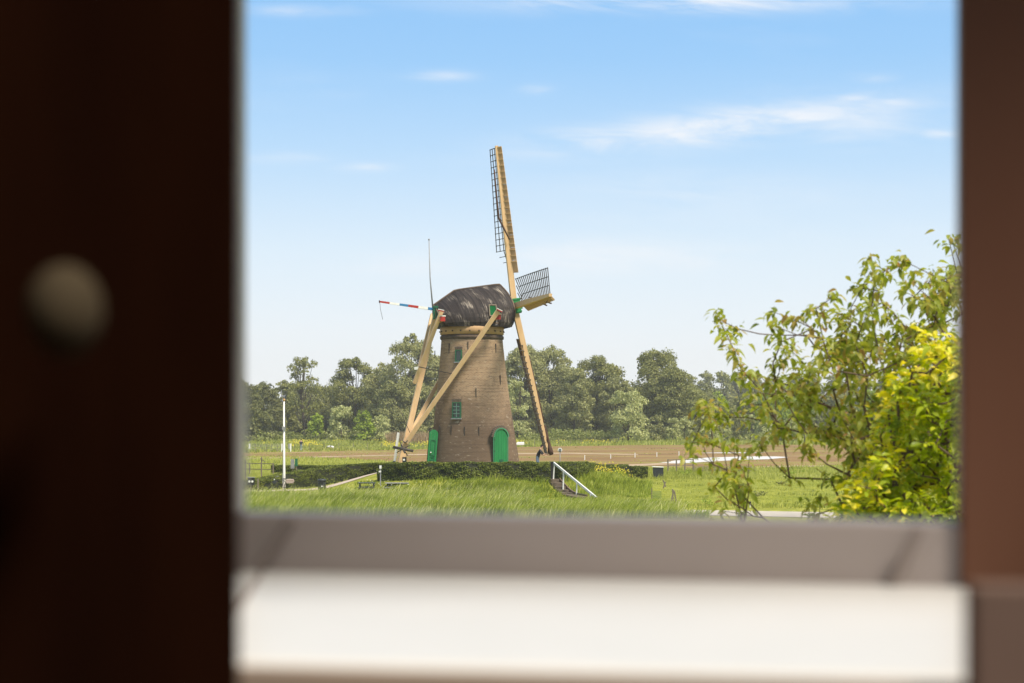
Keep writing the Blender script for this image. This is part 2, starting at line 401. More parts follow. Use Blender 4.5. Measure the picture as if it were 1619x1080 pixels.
# ================================================================ ground and setting
def axis_lines(dense, step, far):
    a = list(np.arange(dense[0], dense[1] + step / 2, step)); s = step; x = dense[1]
    while x < far[1]: s *= 1.35; x += s; a.append(min(x, far[1]))
    s = step; x = dense[0]
    while x > far[0]: s *= 1.35; x -= s; a.insert(0, max(x, far[0]))
    return np.array(sorted(set(a)))
gx = axis_lines((-20, 15), .5, (-3000, 3000)); gy = axis_lines((104, 140), .5, (-400, 6500))
GX, GY = np.meshgrid(gx, gy); GZ = th(GX, GY)
V = np.stack([GX.ravel(), GY.ravel(), GZ.ravel()], 1)
nx = len(gx); ii, jj = np.meshgrid(np.arange(nx - 1), np.arange(len(gy) - 1)); q = (jj * nx + ii).ravel()
g = npmesh('ground', V, np.stack([q, q + 1, q + nx + 1, q + nx], 1), M['ground'], smooth=True); tag(g, kind='structure')

def sheet(name, pts, m, z, kind='structure', jit=0.0, seed=1, sub=4.0):
    "flat irregular sheet from world XY outline"
    rs = np.random.RandomState(seed); o = []
    for i in range(len(pts)):
        a = np.array(pts[i][:2], float); b2 = np.array(pts[(i + 1) % len(pts)][:2], float); k = max(1, int(np.linalg.norm(b2 - a) / sub))
        for t in range(k):
            p = a + (b2 - a) * t / k; o.append(p + rs.normal(0, jit, 2))
    bm = bmesh.new(); vs = [bm.verts.new((p[0], p[1], z)) for p in o]
    bm.faces.new(vs); bmesh.ops.triangulate(bm, faces=bm.faces[:]); bm.normal_update()
    for f_ in bm.faces:
        if f_.normal.z < 0: f_.normal_flip()
    me = bpy.data.meshes.new(name); bm.to_mesh(me); bm.free(); me.materials.append(m)
    return tag(link(name, me), kind=kind)
def G(px, py): Y = EYE * F / (py - HZ); return (PX(px, Y), Y)
field = [G(250, 722), G(380, 721.5), G(480, 723), G(560, 726), G(640, 731), G(800, 737), G(930, 738), G(1100, 741), G(1200, 737.5), G(1300, 735.5), G(1700, 736), G(1700, 703.5), G(1250, 703.3), G(1000, 704), G(900, 705.5), G(760, 708), G(640, 711.5), G(480, 714.5), G(380, 716), G(250, 716)]
sheet('ploughed_field', field, M['soil'], .012, jit=.7, seed=3)
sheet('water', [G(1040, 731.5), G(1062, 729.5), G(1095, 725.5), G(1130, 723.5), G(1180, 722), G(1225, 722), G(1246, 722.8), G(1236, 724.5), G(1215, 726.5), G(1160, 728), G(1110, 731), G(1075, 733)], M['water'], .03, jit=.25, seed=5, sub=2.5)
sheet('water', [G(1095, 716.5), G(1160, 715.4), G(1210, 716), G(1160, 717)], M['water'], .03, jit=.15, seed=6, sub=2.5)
sheet('track', [G(940, 739), G(985, 735.6), G(1040, 732.4), G(1068, 730.6), G(1074, 733.6), G(1040, 735.4), G(990, 738.4)], M['track'], .024, jit=.15, seed=8, sub=2)
sheet('track', [G(380, 724), G(490, 722.3), G(560, 720.6), G(640, 718.6), G(760, 717), G(900, 716), G(1010, 718.4), G(1010, 719.6), G(900, 717.6), G(760, 718.8), G(640, 720.2), G(560, 722), G(490, 723.8), G(380, 726)], M['track'], .024, jit=.12, seed=9, sub=3)
sheet('track', [G(400, 713.2), G(470, 711.8), G(580, 710.8), G(585, 711.8), G(470, 713.2), G(400, 714.6)], M['track'], .024, jit=.1, seed=10, sub=3)
sheet('track', [G(1120, 742.5), G(1180, 738.6), G(1260, 735.6), G(1300, 735.8), G(1300, 737.5), G(1200, 740.6), G(1130, 744)], M['track'], .026, jit=.1, seed=12, sub=3)
sheet('road', [G(1052, 806.2), G(1120, 807), G(1200, 808.5), G(1280, 810), G(1420, 812), G(1700, 815), G(1700, 824), G(1400, 821), G(1280, 818.5), G(1150, 816), G(1060, 813.5)], M['road'], .02, jit=.04, seed=13, sub=2)
def ribbon(name, pts, w, m, lift, kind='structure'):
    V = []; Fs = []; P3 = []
    for i in range(len(pts) - 1):
        for t in np.linspace(0, 1, 10, endpoint=False): P3.append((pts[i][0] + (pts[i + 1][0] - pts[i][0]) * t, pts[i][1] + (pts[i + 1][1] - pts[i][1]) * t))
    P3.append(pts[-1])
    for i, p in enumerate(P3):
        a = P3[max(i - 1, 0)]; b2 = P3[min(i + 1, len(P3) - 1)]; d = np.array([b2[0] - a[0], b2[1] - a[1]]); d /= np.linalg.norm(d); nn = np.array([-d[1], d[0]])
        for s in np.linspace(-1, 1, 5):
            q = np.array(p) + nn * s * w / 2; V.append((q[0], q[1], float(th(q[0], q[1])) + lift))
    for i in range(len(P3) - 1):
        for s in range(4): k = i * 5 + s; Fs.append((k, k + 5, k + 6, k + 1))
    o = npmesh(name, V, np.array(Fs), m); return tag(o, kind=kind)
PATH = [(-22, 114.0), (-17.6, 115.9), (-13.6, 118.3), (-10.8, 120.8), (-9.3, 123.0), (-6.5, 125.4)]
ribbon('path', PATH, 2.6, M['path'], .03)

# ================================================================ windmill
ca, sa = math.cos(R(12)), math.sin(R(12))
NV = Vector((ca, sa, 0)); HV = Vector((sa, -ca, 0)); UP = Vector((0, 0, 1))    # shaft direction, direction of the near sail
mill = thing('windmill', 'round brick windmill with black boarded cap, cream sails and green doors', 'windmill', (CX, CY, 1.3))
px0 = 22.13
# tower wall
prof = [(1.25, 3.30), (2.6, 3.12), (4.0, 2.92), (5.6, 2.70), (7.3, 2.50), (9.0, 2.33), (10.55, 2.19)]   # z, radius
def tower_r(z): return float(np.interp(z, [p[0] for p in prof], [p[1] for p in prof]))
def tower_c(z): return CX - .17 * (z - 1.3) / 9.3
def wall_mesh():
    n = 96; rows = 40; bm = bmesh.new(); uvl = bm.loops.layers.uv.new('UVMap'); grid = []
    for j in range(rows + 1):
        z = 1.25 + (10.62 - 1.25) * j / rows; r = tower_r(z); row = []
        for i in range(n): t = 2 * math.pi * i / n; row.append(bm.verts.new((tower_c(z) + r * math.cos(t), CY + r * math.sin(t), z)))
        grid.append(row)
    for j in range(rows):
        for i in range(n):
            f_ = bm.faces.new((grid[j][i], grid[j][(i + 1) % n], grid[j + 1][(i + 1) % n], grid[j + 1][i])); f_.smooth = True
            for lp, (a, c) in zip(f_.loops, ((i, j), (i + 1, j), (i + 1, j + 1), (i, j + 1))): lp[uvl].uv = (a / n * 2 * math.pi * 2.8, 1.25 + (10.62 - 1.25) * c / rows)
    bm.faces.new(grid[-1])
    for v in bm.verts: v.co -= Vector(mill.location)
    me = bpy.data.meshes.new('wall'); bm.to_mesh(me); bm.free(); me.materials.append(M['brick']); return link('wall', me, mill)
wall = wall_mesh()
MB().lathe((tower_c(10.7), CY, 0), [(2.19, 10.55), (2.28, 10.62), (2.28, 10.80), (2.20, 10.84), (2.20, 10.9)], 64).obj('cornice', pmat('dark_brick', (.12, .085, .06), (.07, .05, .035), 5, .9), mill)
MB().lathe((tower_c(10.7), CY, 0), [(2.20, 10.9), (2.27, 10.92), (2.29, 11.42), (2.20, 11.5)], 64).obj('curb', M['board'], mill)
m1 = MB()
for k in range(22):
    t = 2 * math.pi * k / 22 + .1; m1.box((tower_c(10.7) + 2.30 * math.cos(t), CY + 2.30 * math.sin(t), 11.13), (.09, .09, .09), rot=Matrix.Rotation(t, 3, 'Z'))
m1.obj('bolt', M['iron'], mill)['kind'] = 'stuff'
def onwall(px, py):
    "point of the wall seen at a pixel, its outward normal and tangent"
    Y = CY - 2.6
    for _ in range(12):
        p = P(px, py, Y); r = tower_r(p.z); c = tower_c(p.z); dx = p.x - c; dx = max(-r * .995, min(r * .995, dx)); Y = CY - math.sqrt(r * r - dx * dx)
    p = P(px, py, Y); nrm = Vector(((p.x - tower_c(p.z)) / r, (Y - CY) / r, 0)).normalized(); return p, nrm, Vector((-nrm.y, nrm.x, 0))
for (px, py, h) in ((710.5, 551, .68), (740, 546, .55), (783.5, 551, .66), (790.5, 601, .66), (752.6, 621, .66), (695, 681, .62), (713.5, 681, .62), (734.5, 682, .62), (757, 682, .62), (688, 560, .5)):
    p, nr, tg = onwall(px, py); MB().box(p + nr * .02, (.055, .06, h), rot=Matrix((tg, nr, UP)).transposed()).obj('wall_anchor', M['iron'], mill)
for (px, py) in ((702, 533), (716.5, 532.5), (739.5, 532), (764.5, 532), (784.5, 532.3)):
    p, nr, tg = onwall(px, py); MB().box(p + nr * .003, (.15, .05, .14), rot=Matrix((tg, nr, UP)).transposed()).obj('wall_hole', M['black'], mill)
def mill_window(px, py, w, h, cols, rows, label):
    p, nr, tg = onwall(px, py); rot = Matrix((tg, nr, UP)).transposed(); p = p + nr * (.035 + h * .06)
    fr = MB(); t = .07
    for s in (-1, 1): fr.box(p + tg * s * (w / 2 - t / 2) - nr * .02, (t, .12, h), rot=rot)
    for s in (-1, 1): fr.box(p + UP * s * (h / 2 - t / 2) - nr * .02, (w - 2 * t, .12, t), rot=rot)
    o = fr.obj('window', M['dgreen'], mill, label=label)
    MB().box(p - nr * .05 + nr * .0, (w - 2 * t, .09, h - 2 * t), rot=rot).obj('pane', M['glass'], o)
    bars = MB()
    for i in range(1, cols): bars.box(p + tg * (-w / 2 + t + (w - 2 * t) * i / cols) + nr * .01, (.045, .05, h - 2 * t), rot=rot)
    for j in range(1, rows): bars.box(p + UP * (-h / 2 + t + (h - 2 * t) * j / rows) + nr * .012, (w - 2 * t, .05, .045), rot=rot)
    if cols * rows > 1: bars.obj('glazing_bar', pmat('pale_green_paint', (.16, .30, .24)), o)
    MB().box(p - UP * (h / 2 + .04) + nr * .05, (w + .12, .16, .08), rot=rot).obj('sill', M['grey'], o)
    ar = MB()
    for i in range(9):
        a = (i - 4) * .085; ar.box(p + UP * (h / 2 + .09 + .03 * math.cos(a * 3)) + tg * (i - 4) * w / 8.2 + nr * .012, (.075, .06, .2), rot=rot @ Matrix.Rotation(a * .6, 3, 'Y'))
    ar.obj('arch', M['step'], o)
mill_window(725.7, 562.5, .5, .85, 1, 1, 'narrow dark window high on the tower')
mill_window(722.8, 648.5, .66, 1.12, 2, 4, 'green window with small panes halfway up the tower')
# doors
def arch_pts(w, h, n=10):
    r = w / 2; pts = [(-r, 0), (r, 0)]
    for i in range(n + 1): t = math.pi * i / n; pts.append((r * math.cos(t), h - r + r * math.sin(t)))
    return pts
def plank_door(base, tg, nr, w, h, mat, parent, name='door', t=.06, planks=7, prop=.012):
    "arched door of upright planks"
    m_ = MB()
    pw = w / planks
    for i in range(planks):
        x0 = -w / 2 + i * pw + .006; x1 = x0 + pw - .012; dd = t / 2 + random.uniform(0, prop); k = 3; vs = []
        xs = [x0, (x0 + x1) / 2, x1]
        tops = [h - w / 2 + math.sqrt(max(0, (w / 2) ** 2 - min(abs(x), w / 2) ** 2)) for x in xs]
        vs = [base + tg * x + nr * dd for x in xs] + [base + tg * x + UP * zt + nr * dd for x, zt in zip(xs, tops)]
        vs += [v - nr * (t + dd) for v in vs]
        m_.add(vs, [(0, 1, 4, 3), (1, 2, 5, 4), (7, 6, 9, 10), (8, 7, 10, 11), (0, 3, 9, 6), (2, 8, 11, 5), (3, 4, 10, 9), (4, 5, 11, 10)])
    return m_.obj(name, mat, parent)
p, nr, tg = onwall(791, 732); gz = 1.28
base = Vector((p.x, p.y, gz)); base = base + nr * .10 - nr * 0
dr = plank_door(base - nr * .06, tg, nr, 1.08, 2.92, M['green'], mill); dr['label'] = 'closed green arched plank door'
fr = MB()
ring = arch_pts(1.2, 2.99, 14)[2:]; pts2 = [(ring[0][0], 0)] + ring + [(ring[-1][0], 0)]
for i in range(len(pts2) - 1):
    a, c = pts2[i], pts2[i + 1]
    fr.beam(base + tg * a[0] + UP * a[1] - nr * .04, base + tg * c[0] + UP * c[1] - nr * .04, .16, .08, up=nr.cross(tg))
fr.obj('door_frame', pmat('frame_green', (.05, .25, .12)), dr)
ab = MB()
ring = arch_pts(1.44, 3.11, 16)[2:]
for i in range(len(ring) - 1):
    a, c = ring[i], ring[i + 1]; q = Vector(((a[0] + c[0]) / 2, 0, (a[1] + c[1]) / 2)); ang = math.atan2(q.z - (3.11 - .72), q.x)
    ab.box(base + tg * q.x + UP * q.z - nr * .10, (.17, .22, .12), rot=Matrix((tg, nr, UP)).transposed() @ Matrix.Rotation(-ang, 3, 'Y'))
ab.obj('arch', M['step'], dr)
vt = MB(); vc = base + UP * .62 + tg * .03
for i in range(7): vt.box(vc + UP * (i - 3) * .055 - nr * .0, (.30, .03, .03), rot=Matrix((tg, nr, UP)).transposed())
vt.box(vc - nr * .012, (.32, .02, .42), rot=Matrix((tg, nr, UP)).transposed()); vt.obj('vent_grille', M['dgreen'], dr)
for hz0 in (2.2, 1.4): MB().box(base - tg * .55 + UP * hz0 + nr * .01, (.05, .06, .12)).obj('hinge', M['iron'], dr)
# the open door on the left
hb = Vector((PX(688.5, 119.9), 119.9, gz)); dtg = Vector((.80, -.60, 0)).normalized(); dnr = Vector((-.60, -.80, 0)).normalized()
hb = P(681.5, 735, 120.0); hb.z = gz; w = .82
d2 = plank_door(hb, Vector((.88, .1, 0)).normalized(), Vector((.1, -.99, 0)).normalized(), .62, 2.9, M['green'], mill, planks=4); d2['label'] = 'open green arched door leaning out beside the left edge'
tg2 = Vector((.99, .1, 0)); nr2 = Vector((.1, -.99, 0))
rb = MB()
for z0, z1 in ((.25, .95), (1.1, 2.15)):
    for xx in (-.17, .17): rb.box(hb + tg2 * xx * .9 + UP * (z0 + z1) / 2 + nr2 * .055, (.035, .03, z1 - z0))
    for zz in (z0, z1): rb.box(hb + UP * zz + nr2 * .055, (.33, .03, .035))
rb.box(hb + UP * .6 + nr2 * .05, (.16, .03, .4)); rb.obj('door_moulding', M['dgreen'], d2)
MB().ball(hb + UP * 1.28 - tg2 * .12 + nr2 * .1, .055, 8).obj('door_handle', M['white'], d2)
# lean the door with the wall
for o_ in [d2]: o_.rotation_euler = (0, R(4.2), 0); o_.location = (0, 0, 0)
o_ = d2; piv = hb - Vector(mill.location); o_.location = piv - Matrix.Rotation(R(4.2), 3, 'Y') @ piv
MB().box(P(677.6, 706, 120.4), (.10, .16, 2.6), rot=Matrix.Rotation(R(4.5), 3, 'Y')).obj('door_post', M['black'], mill)

# cap -------------------------------------------------------------
CC = Vector((tower_c(11), CY, 0)); zb = 11.42
def zr(u): return float(np.interp(u, [-3.0, -2.85, -1.25, .4, 1.9, 2.7], [12.75, 12.95, 14.08, 14.33, 14.55, 14.45]))
uLf = lambda v: float(np.interp(v, [0, .25, .6, 1], [-2.28, -2.48, -2.65, -2.78]))
uRf = lambda v: float(np.interp(v, [0, .12, .35, .6, .8, 1], [2.50, 2.68, 2.78, 2.68, 2.42, 2.02]))
def halfw(v, u):
    w_ = float(np.interp(v, [0, .15, .4, .65, .85, 1], [2.22, 2.34, 2.12, 1.55, .85, .03]))
    e = 1 - .22 * max(0, (u - .6) / 2.2) ** 2 - .30 * max(0, (-u - .4) / 2.5) ** 2; return w_ * e
def cap_pt(t, v, side, off=0):
    u = uLf(v) + (uRf(v) - uLf(v)) * t; z = zb + v * (zr(u) - zb); w_ = halfw(v, u) + off
    return CC + NV * u + HV * (side * w_) + UP * (z + off * .5 * v)
cap = MB()
ns, nv = 24, 9
for side in (-1, 1):
    vs = [cap_pt(i / ns, j / nv, side, -.03) for j in range(nv + 1) for i in range(ns + 1)]
    fs = [(j * (ns + 1) + i, j * (ns + 1) + i + 1, (j + 1) * (ns + 1) + i + 1, (j + 1) * (ns + 1) + i) for j in range(nv) for i in range(ns)]
    if side == -1: fs = [f[::-1] for f in fs]
    cap.add(vs, fs)
for t in (0, 1):
    vs = [cap_pt(t, j / nv, s, -.03) for s in (-1, 1) for j in range(nv + 1)]
    fs = [(j, j + 1, nv + 2 + j, nv + 1 + j) for j in range(nv)]
    if t == 0: fs = [f[::-1] for f in fs]
    cap.add(vs, fs)
capo = cap.obj('cap', M['black'], mill)
def cap_boards():
    bm = bmesh.new(); uvl = bm.loops.layers.uv.new('UVMap'); nb = 44; k = 0; rs = np.random.RandomState(4)
    o0 = Vector(mill.location)
    for side in (-1, 1):
        for i in range(-10, nb + 1):
            off = rs.uniform(.0, .03); rows = []
            for j in range(nv + 1):
                v = j / nv; sh = -.07 * v   # boards lean back towards the tail
                t0 = i / nb + sh + .07; t1 = (i + .93) / nb + sh + .07
                t0c, t1c = min(max(t0, 0), 1), min(max(t1, 0), 1); rows.append((t0c, t1c, v))
            prev = None
            for (t0c, t1c, v) in rows:
                if t1c - t0c < 1e-4: prev = None; continue
                a = cap_pt(t0c, v, side, off) - o0; c = cap_pt(t1c, v, side, off + .008) - o0
                a2 = cap_pt(t0c, v, side, -.02) - o0; c2 = cap_pt(t1c, v, side, -.02) - o0
                cur = ([bm.verts.new(x) for x in (a2, a, c, c2)], v, t0c, t1c)
                if prev:
                    for q in range(3):
                        vs = (prev[0][q], prev[0][q + 1], cur[0][q + 1], cur[0][q]); f_ = bm.faces.new(vs)
                        uvs = ((i * .11, prev[1] * 3), (i * .11 + .1, prev[1] * 3), (i * .11 + .1, cur[1] * 3), (i * .11, cur[1] * 3))
                        for lp, uvv in zip(f_.loops, uvs): lp[uvl].uv = uvv
                prev = cur
    bmesh.ops.recalc_face_normals(bm, faces=bm.faces[:])
    # gable boards at both ends
    for t, sgn in ((0, -1), (1, 1)):
        m_ = 22
        for i in range(m_):
            s0 = -1 + 2 * i / m_; s1 = -1 + 2 * (i + .92) / m_; off = .02 + rs.uniform(0, .02); rows = []
            for j in range(nv + 1):
                v = j / nv; p0 = cap_pt(t, v, 1, 0); c0 = cap_pt(t, v, -1, 0); mid = (p0 + c0) / 2; hv = (p0 - c0) / 2
                rows.append([bm.verts.new(mid + hv * s + NV * sgn * off - o0) for s in (s0, s1)])
            for j in range(nv):
                f_ = bm.faces.new((rows[j][0], rows[j][1], rows[j + 1][1], rows[j + 1][0]))
                for lp, uvv in zip(f_.loops, ((i * .11 + 7, j / 3), (i * .11 + 7.1, j / 3), (i * .11 + 7.1, (j + 1) / 3), (i * .11 + 7, (j + 1) / 3))): lp[uvl].uv = uvv
    me = bpy.data.meshes.new('boarding'); bm.to_mesh(me); bm.free(); me.materials.append(M['cap']); o = link('boarding', me, capo); return o
bo = cap_boards(); bo['kind'] = 'stuff'
rg = MB(); pts = [cap_pt(t, 1, 1, 0) + UP * .05 for t in np.linspace(0, 1, 14)]
for a, c in zip(pts[:-1], pts[1:]): rg.beam(a, c + (c - a) * .02, .16, .07)
pts = [cap_pt(1, v, 1, .02) + NV * .03 for v in np.linspace(.25, 1, 8)]
for a, c in zip(pts[:-1], pts[1:]): rg.beam(a, c, .10, .06, up=NV)
pts = [cap_pt(0, v, 1, .02) - NV * .03 for v in np.linspace(.3, 1, 8)]
for a, c in zip(pts[:-1], pts[1:]): rg.beam(a, c, .09, .06, up=NV)
rg.obj('ridge_board', M['timber_brown'], capo)
def capside(px, py):
    "point on the near side of the cap at a pixel"
    best = None
    for t in np.linspace(0, 1, 80):
        for v in np.linspace(0, 1, 50):
            p = cap_pt(t, v, 1, .02); x = 809.5 + F * p.x / p.y; y = HZ - F * (p.z - EYE) / p.y; d = (x - px) ** 2 + (y - py) ** 2
            if best is None or d < best[0]: best = (d, p, v)
    return best[1]
hp = capside(778.5, 492)
rotc = Matrix((NV, -HV, UP)).transposed() @ Matrix.Rotation(R(-22), 3, 'X')
ht = MB()
for s in (-1, 1): ht.box(hp + rotc @ Vector((s * .25, -.05, 0)), (.07, .12, .86), rot=rotc)
for s in (-1, 1): ht.box(hp + rotc @ Vector((0, -.05, s * .42)), (.57, .12, .07), rot=rotc)
hatch = ht.obj('hatch', M['greywood'], capo)
MB().box(hp + rotc @ Vector((0, -.03, .0)), (.43, .05, .77), rot=rotc).obj('hatch_panel', M['hatch'], hatch)
hp2 = capside(781.5, 511)
MB().box(hp2 + rotc @ Vector((0, -.02, 0)), (.42, .1, .42), rot=rotc).obj('opening', M['black'], capo)
MB().box(hp2 + rotc @ Vector((0, -.07, -.04)), (.55, .05, .06), rot=rotc).obj('opening_rail', M['timber_brown'], capo)

# windshaft head and sails ------------------------------------------
HUB = CC + NV * 3.10 + UP * 13.02
gb = MB(); tilt = Matrix((NV, -HV, UP)).transposed() @ Matrix.Rotation(R(-8), 3, 'Y')
gb.box(HUB, (.80, .80, 1.08), rot=tilt).box(HUB + tilt @ Vector((0, 0, .46)), (.88, .88, .09), rot=tilt).box(HUB + tilt @ Vector((0, 0, .05)), (.88, .88, .08), rot=tilt).box(HUB + tilt @ Vector((0, 0, -.42)), (.88, .88, .09), rot=tilt)
gb.box(HUB + tilt @ Vector((.42, 0, .0)), (.25, .5, .5), rot=tilt)
hub = gb.obj('windshaft_head', M['green'], mill, bevel=.02)
MB().tube([HUB - NV * 1.2 - UP * .15, HUB], .32, 14).obj('windshaft', M['dgreen'], mill)

def make_sail(D, Wd, Ld, L, tw0, tw1, label, r1=2.9, cloth=None, Wtop=1.78, inner=1.78, board_r0=2.4, dark=False, bs=1):
    "D along the sail, Wd across it on the lattice side, Ld on the leading side (both unit vectors)"
    D = D.normalized(); base = HUB
    nn = NV
    st = MB(); st.beam(base, base + D * L * .5, .38, .40, up=nn, w2=.34, h2=.36); st.beam(base + D * L * .5, base + D * L, .34, .36, up=nn, w2=.20, h2=.20)
    s = st.obj('sail', M['timber'], mill, label=label)
    nr_ = 20
    def tw(r): f_ = (r - r1) / (L - r1); return R(tw0 + (tw1 - tw0) * f_ ** .8)
    def across(r): t = tw(r); return Wd * math.cos(t) - nn * math.sin(t)
    def wid(k, f_): return (inner + (Wtop - inner) * f_) * (1 if k > 1 else (.45 + .28 * k))
    rows = []
    for k in range(nr_):
        f_ = k / (nr_ - 1); r = r1 + (L - .12 - r1) * f_; a = across(r); w_ = wid(k, f_); b0 = base + D * r
        # rung runs through the stock and shows on the leading side too
        bd = Ld * math.cos(R(46)) + nn * bs * math.sin(R(46)); bw = .66 - .22 * f_; bn = (Ld * math.sin(R(46)) - nn * math.cos(R(46)))
        MB().beam(b0, b0 + a * (w_ + .05), .055, .045, up=D).obj('rung', M['lattice'], s)
        if not dark: MB().beam(b0 + bd * .12 + bn * .05, b0 + bd * bw + bn * .05, .07, .07, up=D).obj('rung_end', M['timber'], s)
        rows.append((b0, a, w_))
    for q, fr_ in enumerate((1.0, .68, .36)):
        lt = MB()
        for k in range(2 if fr_ > .5 else 0, nr_ - 1):
            (b0, a, w_), (b1, a1, w1) = rows[k], rows[k + 1]
            lt.beam(b0 + a * w_ * fr_, b1 + a1 * w1 * fr_, .045, .05, up=a)
        lt.obj('lath', M['lattice'], s)
    # leading boards
    wb = MB(); segs = 10
    for k in range(segs):
        f0 = k / segs; f1 = (k + .985) / segs; r0 = board_r0 + (L - .05 - board_r0) * f0; r1_ = board_r0 + (L - .05 - board_r0) * f1
        bd = Ld * math.cos(R(46)) + nn * bs * math.sin(R(46)); wk_ = 1 if bs > 0 else .72; w0 = (.66 - .24 * f0) * wk_; w1 = (.66 - .24 * f1) * wk_
        A = base + D * r0 + bd * .05; B = base + D * r1_ + bd * .05; th_ = D.cross(bd).normalized() * .02
        C_ = base + D * r1_ + bd * w1; E_ = base + D * r0 + bd * w0
        wb.add([A + th_, B + th_, C_ + th_, E_ + th_, A - th_, B - th_, C_ - th_, E_ - th_], [(0, 1, 2, 3), (7, 6, 5, 4), (0, 4, 5, 1), (1, 5, 6, 2), (2, 6, 7, 3), (3, 7, 4, 0)])
    wb.obj('windboard', M['board'] if not dark else M['timber_brown'], s)
    if cloth:
        for (ra, rb_, w0, wa, wb_) in cloth:
            pts = []; rads = []
            for i in range(9):
                f_ = i / 8; r = ra + (rb_ - ra) * f_; off = w0[0] + (w0[1] - w0[0]) * f_ + .04 * math.sin(i * 2.1); a = across(max(r, r1))
                pts.append(base + D * r + a * off + nn * (.20 - .0 * f_)); rads.append((wa + (wb_ - wa) * f_) * (.85 + .3 * random.random()))
            MB().tube(pts, rads, 7).obj('sailcloth', M['cloth'], s)
    return s
up_d = (UP * 1 - NV * math.tan(R(6.5))).normalized()
dn_d = (-UP + NV * math.tan(R(13.3))).normalized()
hn = (HV * 1.0).normalized()
s1 = make_sail(up_d, -HV, HV, 11.55, 15, 12, 'upper sail standing nearly upright above the cap', r1=3.2, inner=1.95, Wtop=1.2)
MB().beam(HUB + up_d * 6.6 - HV * .7 + NV * .1, HUB + up_d * 7.0 + HV * .35 + NV * .35, .09, .07).obj('sail_strap', M['timber_pale'], s1)
MB().tube([P(781.5, 268, 122.1), P(783.2, 290, 122.1), P(785.8, 320, 122.1), P(788.6, 345, 122.1), P(797, 362, 122.1), P(805.6, 379, 122.1)], [.05, .06, .075, .08, .07, .045], 7).obj('sailcloth', M['cloth'], s1)
s2 = make_sail(hn, UP, -UP, 11.3, 27, 5, 'near sail pointing out towards the house with its lattice raised', cloth=None)
for (ra, rb_, za, zb_) in ((4.2, 8.6, .35, -.5), (7.9, 9.9, -.1, -.45), (9.3, 10.0, -.35, .15)):
    MB().tube([HUB + hn * (ra + (rb_ - ra) * f_) + UP * (za + (zb_ - za) * f_) + NV * (.18 + .2 * f_) for f_ in (0, .3, .6, 1)], .05, 6).obj('furled_strap', M['cloth'], s2)
s3 = make_sail(dn_d, HV, -HV, 11.0, 26, 19, 'lower sail reaching down to the hedge beside the man', cloth=[(3.6, 8.6, (-.16, -.14), .05, .06), (8.8, 10.95, (.02, .06), .08, .2)], dark=True, bs=-1)
s4 = make_sail((-HV), -UP, UP, 11.3, 27, 5, 'far sail hidden behind the cap')
# canvas drawn in on the far sail below the cap edge
# tail, braces -------------------------------------------------------
def WP(px, py, Y): return P(px, py, Y)
pole_t = WP(690, 492, 121.2); pole_b = WP(634, 738, 120.6); pole_b.z = max(pole_b.z, 1.32)
pole_b = WP(633.5, 733, 120.6)
MB().beam(pole_t, pole_b + (pole_b - pole_t).normalized() * .25, .34, .36, up=HV, w2=.42, h2=.42).obj('tail_pole', M['timber_pale'], mill, bevel=.02)
MB().beam(WP(698.5, 491, 119.2), WP(655, 606, 120.5), .27, .27, up=HV).obj('short_brace', M['timber_pale'], mill, bevel=.015)
MB().beam(WP(683.5, 497, 123.8), WP(661, 590, 121.2), .25, .25, up=HV).obj('short_brace', M['timber'], mill, bevel=.015)
MB().beam(WP(787.5, 492, 118.6), WP(642, 700, 120.35), .30, .30, up=HV).obj('long_brace', M['timber_pale'], mill, bevel=.015)
MB().beam(WP(735, 528, 125.8), WP(650, 683, 121.2), .27, .27, up=HV).obj('long_brace', M['timber'], mill, bevel=.015)
# painted beam ends
def beam_end(p, L_, red=True):
    MB().beam(p, p + HV * -2.2, .30, .30, up=UP).obj('cross_beam', M['timber'], mill)
    MB().beam(p + HV * .36, p, .34, .34, up=UP).obj('beam_end', M['red'], mill)
    MB().box(p + HV * .18 + UP * .20, (.42, .38, .07), rot=Matrix((NV, -HV, UP)).transposed()).obj('beam_cap', M['white'], mill)
beam_end(WP(786.2, 501.5, 119.0), 2)
beam_end(WP(698.8, 504.5, 119.0), 2)
for (px, py) in ((790, 490.3), (697.5, 490.6)):
    MB().box(WP(px, py - .6, 118.5) , (.42, .36, .05), rot=Matrix.Rotation(R(28 if px > 750 else 12), 3, 'Y')).obj('brace_cap', M['white'], mill)
    MB().box(WP(px, py + .9, 118.5), (.40, .34, .08), rot=Matrix.Rotation(R(28 if px > 750 else 12), 3, 'Y')).obj('brace_cap', M['red'], mill)
MB().beam(WP(655, 582.5, 120.2), WP(666.5, 581.5, 120.2), .16, .20).obj('clamp_plank', M['white'], mill)
MB().beam(WP(662, 580, 120.0), WP(717, 591.5, 119.4), .05, .06).obj('tie_rod', M['iron'], mill)
MB().beam(WP(646, 616, 120.2), WP(646, 690, 120.2), .001, .001) if False else None
MB().tube([WP(630, 643, 120.2), WP(648, 684, 120.2)], .022, 5).obj('brake_rope', M['rope'], mill)
wl = MB(); wl.tube([WP(622, 707, 119.8), WP(653, 713, 119.4)], .10, 8); wl.tube([WP(634, 703, 120.2), WP(640, 716, 119.2)], .06, 6)
for k in range(4): a = k * math.pi / 2 + .5; wl.tube([WP(638, 709.5, 119.9), WP(638, 709.5, 119.9) + Vector((math.cos(a) * .55, .1, math.sin(a) * .55))], .035, 5)
wl.obj('winch', M['iron'], mill)
MB().tube([WP(637, 698, 120.2), WP(641, 700, 120.2), WP(645, 696, 120.2)], .05, 6).obj('pole_band', M['iron'], mill)
